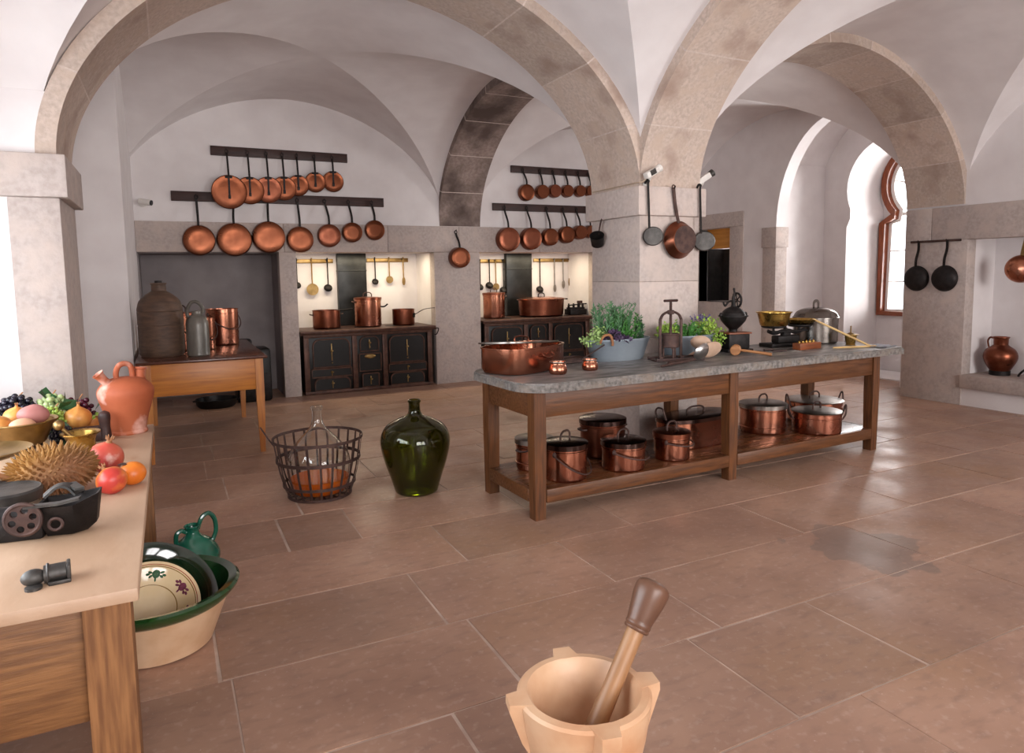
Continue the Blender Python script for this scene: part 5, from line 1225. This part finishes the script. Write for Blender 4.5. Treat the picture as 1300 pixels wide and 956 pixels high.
for r, m_ in ((.130, 'line_brown'), (.221, 'line_red'), (.212, 'line_brown')):
    bm = B(); lathe(bm, [(r-.0022, plate_z(r-.0022)+.0008), (r+.0022, plate_z(r+.0022)+.0008)], 72, mx=mp_); obj('painted_line', bm, m_, t)
def rose(a0, m_):
    bm = B(); rc = .176
    def P(u, v):
        r = rc+v; a = a0+u/rc; return mp_ @ V((r*cos(a), r*sin(a), plate_z(r)+.0012))
    def blob(u, v, ru, rv, rot, n=10):
        u, v, ru, rv = u*1.45, v*1.25, ru*2.1, rv*2.1
        vs = []
        for k in range(n):
            t_ = 2*pi*k/n; x = ru*cos(t_); y = rv*sin(t_); vs.append(bm.verts.new(P(u+x*cos(rot)-y*sin(rot), v+x*sin(rot)+y*cos(rot))))
        bm.faces.new(vs)
    for k in range(5): a = 2*pi*k/5; blob(.009*cos(a), .009*sin(a), .0055, .0035, a+pi/2)
    blob(0, 0, .003, .003, 0)
    for k, (u, v, ro) in enumerate(((-.020, -.006, .3), (-.019, .008, -.4), (.020, .006, .3), (.019, -.008, -.4), (.0, -.018, 1.4), (-.028, .0, 0), (.028, .0, 0))): blob(u, v, .0055, .0028, ro, 6)
    obj('painted_rose', bm, m_, t)
for k in range(7): rose(radians(18+51.4*k), 'rose_green' if k % 2 else 'rose_purple')
t = thing('green_jug', 'bottle green glazed jug with two loop handles behind the basins', 'jug', (.045, 4.22, 0), .3)
bm = B(); lathe(bm, [(0, 0), (.085, 0), (.09, .008)]+smooth_prof([(.10, .03), (.135, .10), (.138, .155), (.10, .215), (.05, .25), (.034, .275)], 5)+[(.038, .30), (.046, .31), (.040, .315), (.028, .30), (.026, .27), (0, .26)], 40); obj('body', bm, 'green_jug', t)
bm = B(); tube(bm, spline([(.03, 0, .285), (.055, 0, .345), (.095, 0, .36), (.125, 0, .32), (.130, 0, .25), (.108, 0, .198)], 6), .013, 8); obj('loop_handle', bm, 'green_jug', t)
bm = B(); tube(bm, spline([(-.032, 0, .28), (-.06, 0, .295), (-.085, 0, .28), (-.09, 0, .24), (-.085, 0, .215)], 6), .013, 8); obj('loop_handle', bm, 'green_jug', t)

# ------------------------------------------------------------------ marble mortar and wooden pestle in the foreground
MC = V((1.055, 1.675, 0))
t = thing('stone_mortar', 'veined marble mortar with lugs on the floor in the foreground', 'mortar', MC, radians(20))
bm = B(); lathe(bm, [(0, 0), (.13, 0), (.14, .02), (.135, .06), (.15, .16), (.185, .32), (.20, .42), (.203, .445), (.195, .453), (.172, .455), (.16, .44), (.145, .34), (.11, .22), (.05, .16), (0, .15)], 56)
for k in range(4):
    a = pi/2*k+pi/4+.2; mx = Matrix.Rotation(a, 4, 'Z')
    pr_ = [(.17, .455), (.235, .455), (.236, .43), (.20, .33), (.18, .30)]
    n0 = [bm.verts.new(mx @ V((x, -.035*(1.25 if x < .2 else .8), z))) for x, z in pr_]; n1 = [bm.verts.new(mx @ V((x, .035*(1.25 if x < .2 else .8), z))) for x, z in pr_]
    bm.faces.new(n0); bm.faces.new(n1[::-1])
    for i in range(5): bm.faces.new((n0[i], n1[i], n1[(i+1)%5], n0[(i+1)%5]))
obj('bowl', bm, 'mortar', t)
A_, E_ = V((1.01, 1.655, .20)), V((1.352, 1.715, .70)); d_ = E_-A_
t = thing('wooden_pestle', 'dark headed wooden pestle leaning in the marble mortar', 'pestle', A_)
t.scale = (1.22, 1.22, 1); t.rotation_mode = 'QUATERNION'; t.rotation_quaternion = d_.to_track_quat('Z', 'Y')
LL = d_.length
bm = B(); lathe(bm, smooth_prof([(0, 0), (.030, .0), (.032, .03), (.026, .15), (.0235, .30), (.0235, LL-.14)], 5)+[(.0235, LL-.13), (0, LL-.13)], 28); obj('shaft', bm, 'pestle', t)
bm = B(); lathe(bm, [(0, LL-.155), (.030, LL-.155), (.0335, LL-.15), (.0335, LL-.145), (.0315, LL-.142), (.034, LL-.137), (.034, LL-.132)]+smooth_prof([(.033, LL-.128), (.040, LL-.08), (.0455, LL-.035), (.043, LL-.008), (.028, LL+.006), (0, LL+.010)], 5), 36); obj('head', bm, 'pestle_head', t)

# ------------------------------------------------------------------ tools, spotlights and pan on the pillar
PF = PY0
def wall_skimmer(label, x, zt, zb, r, tilt):
    t = thing('skimmer', label, 'skimmer', (x, PF-.075, zb), 0, 'flat skimmers on the pillar')
    bm = B(); bar(bm, spline([(0, 0, .0), (-.004, .005, (zt-zb)*.5), (-.012, .005, zt-zb-.03), (-.012, -.004, zt-zb), (-.022, .012, zt-zb+.012), (-.03, .028, zt-zb-.02)], 4), .02, .008, (0, 1, 0)); obj('handle', bm, 'iron', t)
    bm = B(); lathe(bm, [(0, 0), (r*.9, .0), (r, -.012), (r*1.02, -.01), (r*.92, .006), (0, .006)], 36, sx=1.0, sy=.92, mx=Matrix.Translation((.035, -.01, -.07)) @ Matrix.Rotation(tilt, 4, 'Z') @ RX90); obj('disc', bm, 'iron_grey', t)
    return t
wall_skimmer('long iron skimmer at the left corner of the pillar face', 3.90, 2.515, 2.10, .092, -.5)
wall_skimmer('long iron skimmer at the right edge of the pillar face', 4.50, 2.50, 2.06, .10, -.55)
t = thing('hanging_frying_pan', 'copper frying pan hanging tilted on the pillar face', 'pan', (4.26, PF-.05, 2.0), 0, None, (0, radians(-10), 0))
RX = Matrix.Rotation(pi/2, 4, 'X')
bm = B(); lathe(bm, [(0, .085), (.12, .087), (.130, .083), (.170, .004), (.174, 0), (.170, 0), (.126, .077), (0, .080)], 48, mx=RX); obj('body', bm, 'copper_old', t)
bm = B(); bar(bm, spline([(0, -.03, .155), (0, -.02, .20), (0, -.012, .35), (0, -.02, .475)], 5), .03, .009, (0, 1, 0)); tube(bm, [(.014*cos(a), -.02, .485+.018*sin(a)) for a in [2*pi*k/14 for k in range(14)]], .006, 6, closed=True); obj('handle', bm, 'iron_brown', t)
bm = B(); lathe(bm, [(0, .087), (.126, .088), (.126, .0895), (0, .0895)], 44, mx=RX); part_label(obj('base_disc', bm, 'iron_brown', t), 'dark brown pan bottom')
t = thing('hanging_dipper', 'small black dipper hanging on the left face of the pillar', 'dipper', (PX0-.075, 5.70, 2.03), 0, None, (0, .0, radians(-90)))
bm = B(); lathe(bm, [(0, -.055), (.06, -.055), (.068, .05), (.072, .055), (.066, .055), (.056, -.045), (0, -.045)], 32, mx=Matrix.Rotation(radians(35), 4, 'Y') @ Matrix.Rotation(radians(25), 4, 'X')); obj('cup', bm, 'iron', t)
bm = B(); bar(bm, spline([(-.02, .03, .055), (-.0, .03, .12), (.03, .03, .19), (.05, .045, .215)], 5), .018, .006, (0, 1, 0)); obj('handle', bm, 'iron_brown', t)
def spot(label, loc, rz, pitch, dark=True):
    t = thing('spotlight', label, 'lamp', loc, 0, 'spotlights on the pillar')
    mx = Matrix.Rotation(rz, 4, 'Z') @ Matrix.Rotation(pitch, 4, 'Y')
    bm = B(); box(bm, (0, 0, 0), (.15, .06, .055), None, .008); bm.transform(mx); obj('housing', bm, 'white_plastic', t)
    bm = B(); lathe(bm, [(0, .074), (.026, .074), (.032, .08), (.036, .115), (.03, .118), (0, .105)], 24, mx=mx @ Matrix.Rotation(pi/2, 4, 'Y')); obj('lamp_head', bm, 'white_plastic' if dark else 'iron_grey', t)
    bm = B(); box(bm, (0, -.031, .005), (.07, .003, .045)); bm.transform(mx); obj('side_plate', bm, 'iron_grey' if dark else 'white_plastic', t)
    bm = B(); tube(bm, [(0, 0, -.02), (0, .03, -.06), (0, .08, -.09)], .011, 8); box(bm, (0, .08, -.09), (.05, .02, .03), None, .003); obj('bracket', bm, 'white_plastic', t)
    return t
spot('white spotlight with dark side plate above the left skimmer', (3.90, PF-.10, 2.585), .1, radians(-26))
spot('smaller white spotlight with dark end right of pillar corner', (4.70, PF+.12, 2.60), -.2, radians(-32), False)
t = thing('lamp_cable', 'thin beige cable running along the pillar to the spotlight', 'cable', (PX0, PY0, 2.5))
bm = B(); tube(bm, spline([(.02, -.062, .03), (-.02, -.055, .01), (-.054, -.02, .004), (-.052, .3, .003), (-.052, .70, .0)], 5), .005, 6); obj('cable', bm, 'cable', t)

# ------------------------------------------------------------------ right wall: black pans, copper jug, hanging copper pan
t = thing('pot_rail', 'thin dark iron rail on the right stone pier', 'rail', (XR, 5.50, 2.045), 0)
bm = B(); boxr(bm, -.025, -.001, -.33, .31, -.014, .014, .004); obj('board', bm, 'iron_brown', t)
for y in (-.17, .19):
    bm = B(); tube(bm, [(-.02, y, 0), (-.05, y, 0), (-.05, y, .02)], .006, 6); obj('peg', bm, 'iron', t)
def black_pan(label, y, z, r):
    t = thing('hanging_frying_pan', label, 'pan', (XR-.02, y, z), 0, 'black pans on the right pier')
    mx = Matrix.Rotation(-pi/2, 4, 'Y')
    bm = B(); lathe(bm, smooth_prof([(0, .085), (r*.5, .078), (r*.85, .05), (r, .0)], 5)+[(r*.97, 0), (r*.8, .045), (0, .078)], 44, mx=mx); obj('body', bm, 'iron', t)
    bm = B(); bar(bm, spline([(-.03, 0, r*.85), (-.04, -.01, r+.08), (-.03, -.03, r+.2), (-.032, -.03, 2.05-z)], 5), .03, .009, (1, 0, 0)); obj('handle', bm, 'iron', t)
t = thing('wall_hook', 'iron nail holding the tilted copper frying pan on the pillar', 'hook', (4.18, PF-.05, 2.468))
bm = B(); tube(bm, [(0, .01, 0), (0, -.035, .0), (0, -.04, .02)], .006, 6); obj('nail', bm, 'iron', t)
black_pan('black iron pan on the right pier nearest the window', 5.71, 1.575, .165)
black_pan('black iron pan on the right pier nearest the lit recess', 5.345, 1.575, .165)
t = thing('copper_jug', 'round bellied copper jug on the stone ledge of right recess', 'jug', (9.10, 4.85, .385), radians(100)); t.scale = (.9, .9, .97)
bm = B(); lathe(bm, [(0, 0), (.115, 0), (.12, .01), (.118, .05)]+smooth_prof([(.12, .06), (.185, .17), (.20, .25), (.17, .32), (.11, .365), (.085, .385)], 5)+[(.088, .46), (.10, .475), (.10, .485), (.09, .485), (.075, .45), (.07, .39), (0, .38)], 44); obj('body', bm, 'copper_old', t)
bm = B(); lathe(bm, [(.1165, .0), (.124, .005), (.124, .055), (.1165, .06)], 40); obj('base_band', bm, 'iron', t)
bm = B(); tube(bm, spline([(.09, 0, .465), (.13, 0, .47), (.155, 0, .43), (.15, 0, .38), (.14, 0, .345)], 5), .012, 8); obj('handle', bm, 'copper_old', t)
t = thing('hanging_bowl_pan', 'copper bowl pan with brass handle hanging in the right recess', 'pan', (9.0, 4.62, 1.68))
mx = Matrix.Rotation(-pi/2, 4, 'Y')
bm = B(); lathe(bm, smooth_prof([(0, .12), (.09, .105), (.15, .06), (.165, 0)], 5)+[(.16, 0), (.14, .055), (0, .11)], 44, mx=mx @ Matrix.Rotation(.2, 4, 'X')); obj('body', bm, 'copper', t)
bm = B(); bar(bm, spline([(-.03, -.02, .14), (-.03, -.03, .22), (-.01, -.05, .38)], 5), .045, .012, (1, 0, 0)); obj('handle', bm, 'brass_dull', t)
t = thing('iron_andiron', 'black iron fire stand at the right picture edge of the recess', 'stand', (9.08, 4.49, .385))
bm = B(); tube(bm, [(0, 0, .03), (0, 0, .58)], .014, 8); ball(bm, (0, 0, .62), .035, u=12, v=8)
for s in (-1, 1): tube(bm, spline([(0, 0, .14), (-.02, s*.06, .10), (-.02, s*.11, .05), (-.02, s*.13, .012)], 4), .012, 6)
tube(bm, [(0, 0, .12), (.16, 0, .12), (.18, 0, .01)], .012, 6)
for z in (.2, .3, .4): tube(bm, [(0, -.05, z), (0, .05, z)], .008, 6)
obj('body', bm, 'iron', t)
bm = B(); tube(bm, spline([(0, .0, .2), (-.02, -.06, .22), (-.02, -.06, .28)], 4), .007, 6); obj('hook', bm, 'iron', t)
t = thing('security_camera', 'small security camera on the back wall above the left hearth', 'camera', (-.235, YB, 2.70))
bm = B(); lathe(bm, [(0, 0), (.045, 0), (.045, .02), (.02, .04), (0, .04)], 24, mx=RX90); tube(bm, [(0, -.03, 0), (0, -.08, .0), (.02, -.11, .01)], .014, 8); obj('mount', bm, 'white_plastic', t)
mxc = Matrix.Translation((.02, -.11, .012)) @ Matrix.Rotation(radians(62), 4, 'Z') @ Matrix.Rotation(radians(100), 4, 'X')
bm = B(); lathe(bm, [(0, -.06), (.034, -.06), (.038, -.05), (.038, .09), (0, .09)], 24, mx=mxc); obj('housing', bm, 'white_plastic', t)
bm = B(); lathe(bm, [(0, .088), (.034, .088), (.034, .10), (0, .102)], 24, mx=mxc); obj('lens', bm, 'black_glass', t)

# ------------------------------------------------------------------ daylight, hearth lamps, exposure
def area(name, loc, d, sx, sy, power, col=(1, 1, 1), spread=None):
    L = bpy.data.lights.new(name, 'AREA'); L.shape = 'RECTANGLE'; L.size = sx; L.size_y = sy; L.energy = power; L.color = col
    if spread: L.spread = spread
    o = bpy.data.objects.new(name, L); COL.objects.link(o); o.location = loc; o.rotation_euler = V(d).to_track_quat('-Z', 'Y').to_euler(); o['kind'] = 'structure'; return o
area('daylight_left', (-2.0, 2.95, 1.7), (1, 0, -.05), 3.2, 1.5, 125, (.86, .93, 1))
for i, (x, w, p) in enumerate(((.7, 2.0, 185), (2.75, 1.4, 110), (6.6, 2.8, 305))):
    area('daylight_front', (x, -3.0, 2.1), (0, 1, -.1), w, 2.4, p, (1, .95, .93))
area('daylight_horseshoe', (11.3, WC, 2.3), (-1, 0, -.1), 1.5, 2.8, 380, (1, .98, .97))
for x in (2.69, 5.6):
    area('hearth_lamp', (x, 10.62, 2.07), (0, .0, -1), 1.7, .15, 22, (1, .86, .62))
w = bpy.data.worlds.new('sky'); SC.world = w; w.use_nodes = True
nt = w.node_tree; bg = nt.nodes['Background']; bg.inputs[0].default_value = (.90, .95, 1, 1); bg.inputs[1].default_value = 3.2      # bright overcast sky
SC.view_settings.view_transform = 'Standard'; SC.view_settings.look = 'None'; SC.view_settings.gamma = 1; SC.view_settings.use_curve_mapping = False
SC.view_settings.exposure = 0.13
SC.cycles.max_bounces = 10; SC.cycles.diffuse_bounces = 4; SC.cycles.glossy_bounces = 4; SC.cycles.transmission_bounces = 10; SC.cycles.transparent_max_bounces = 12
SC.cycles.sample_clamp_indirect = 6
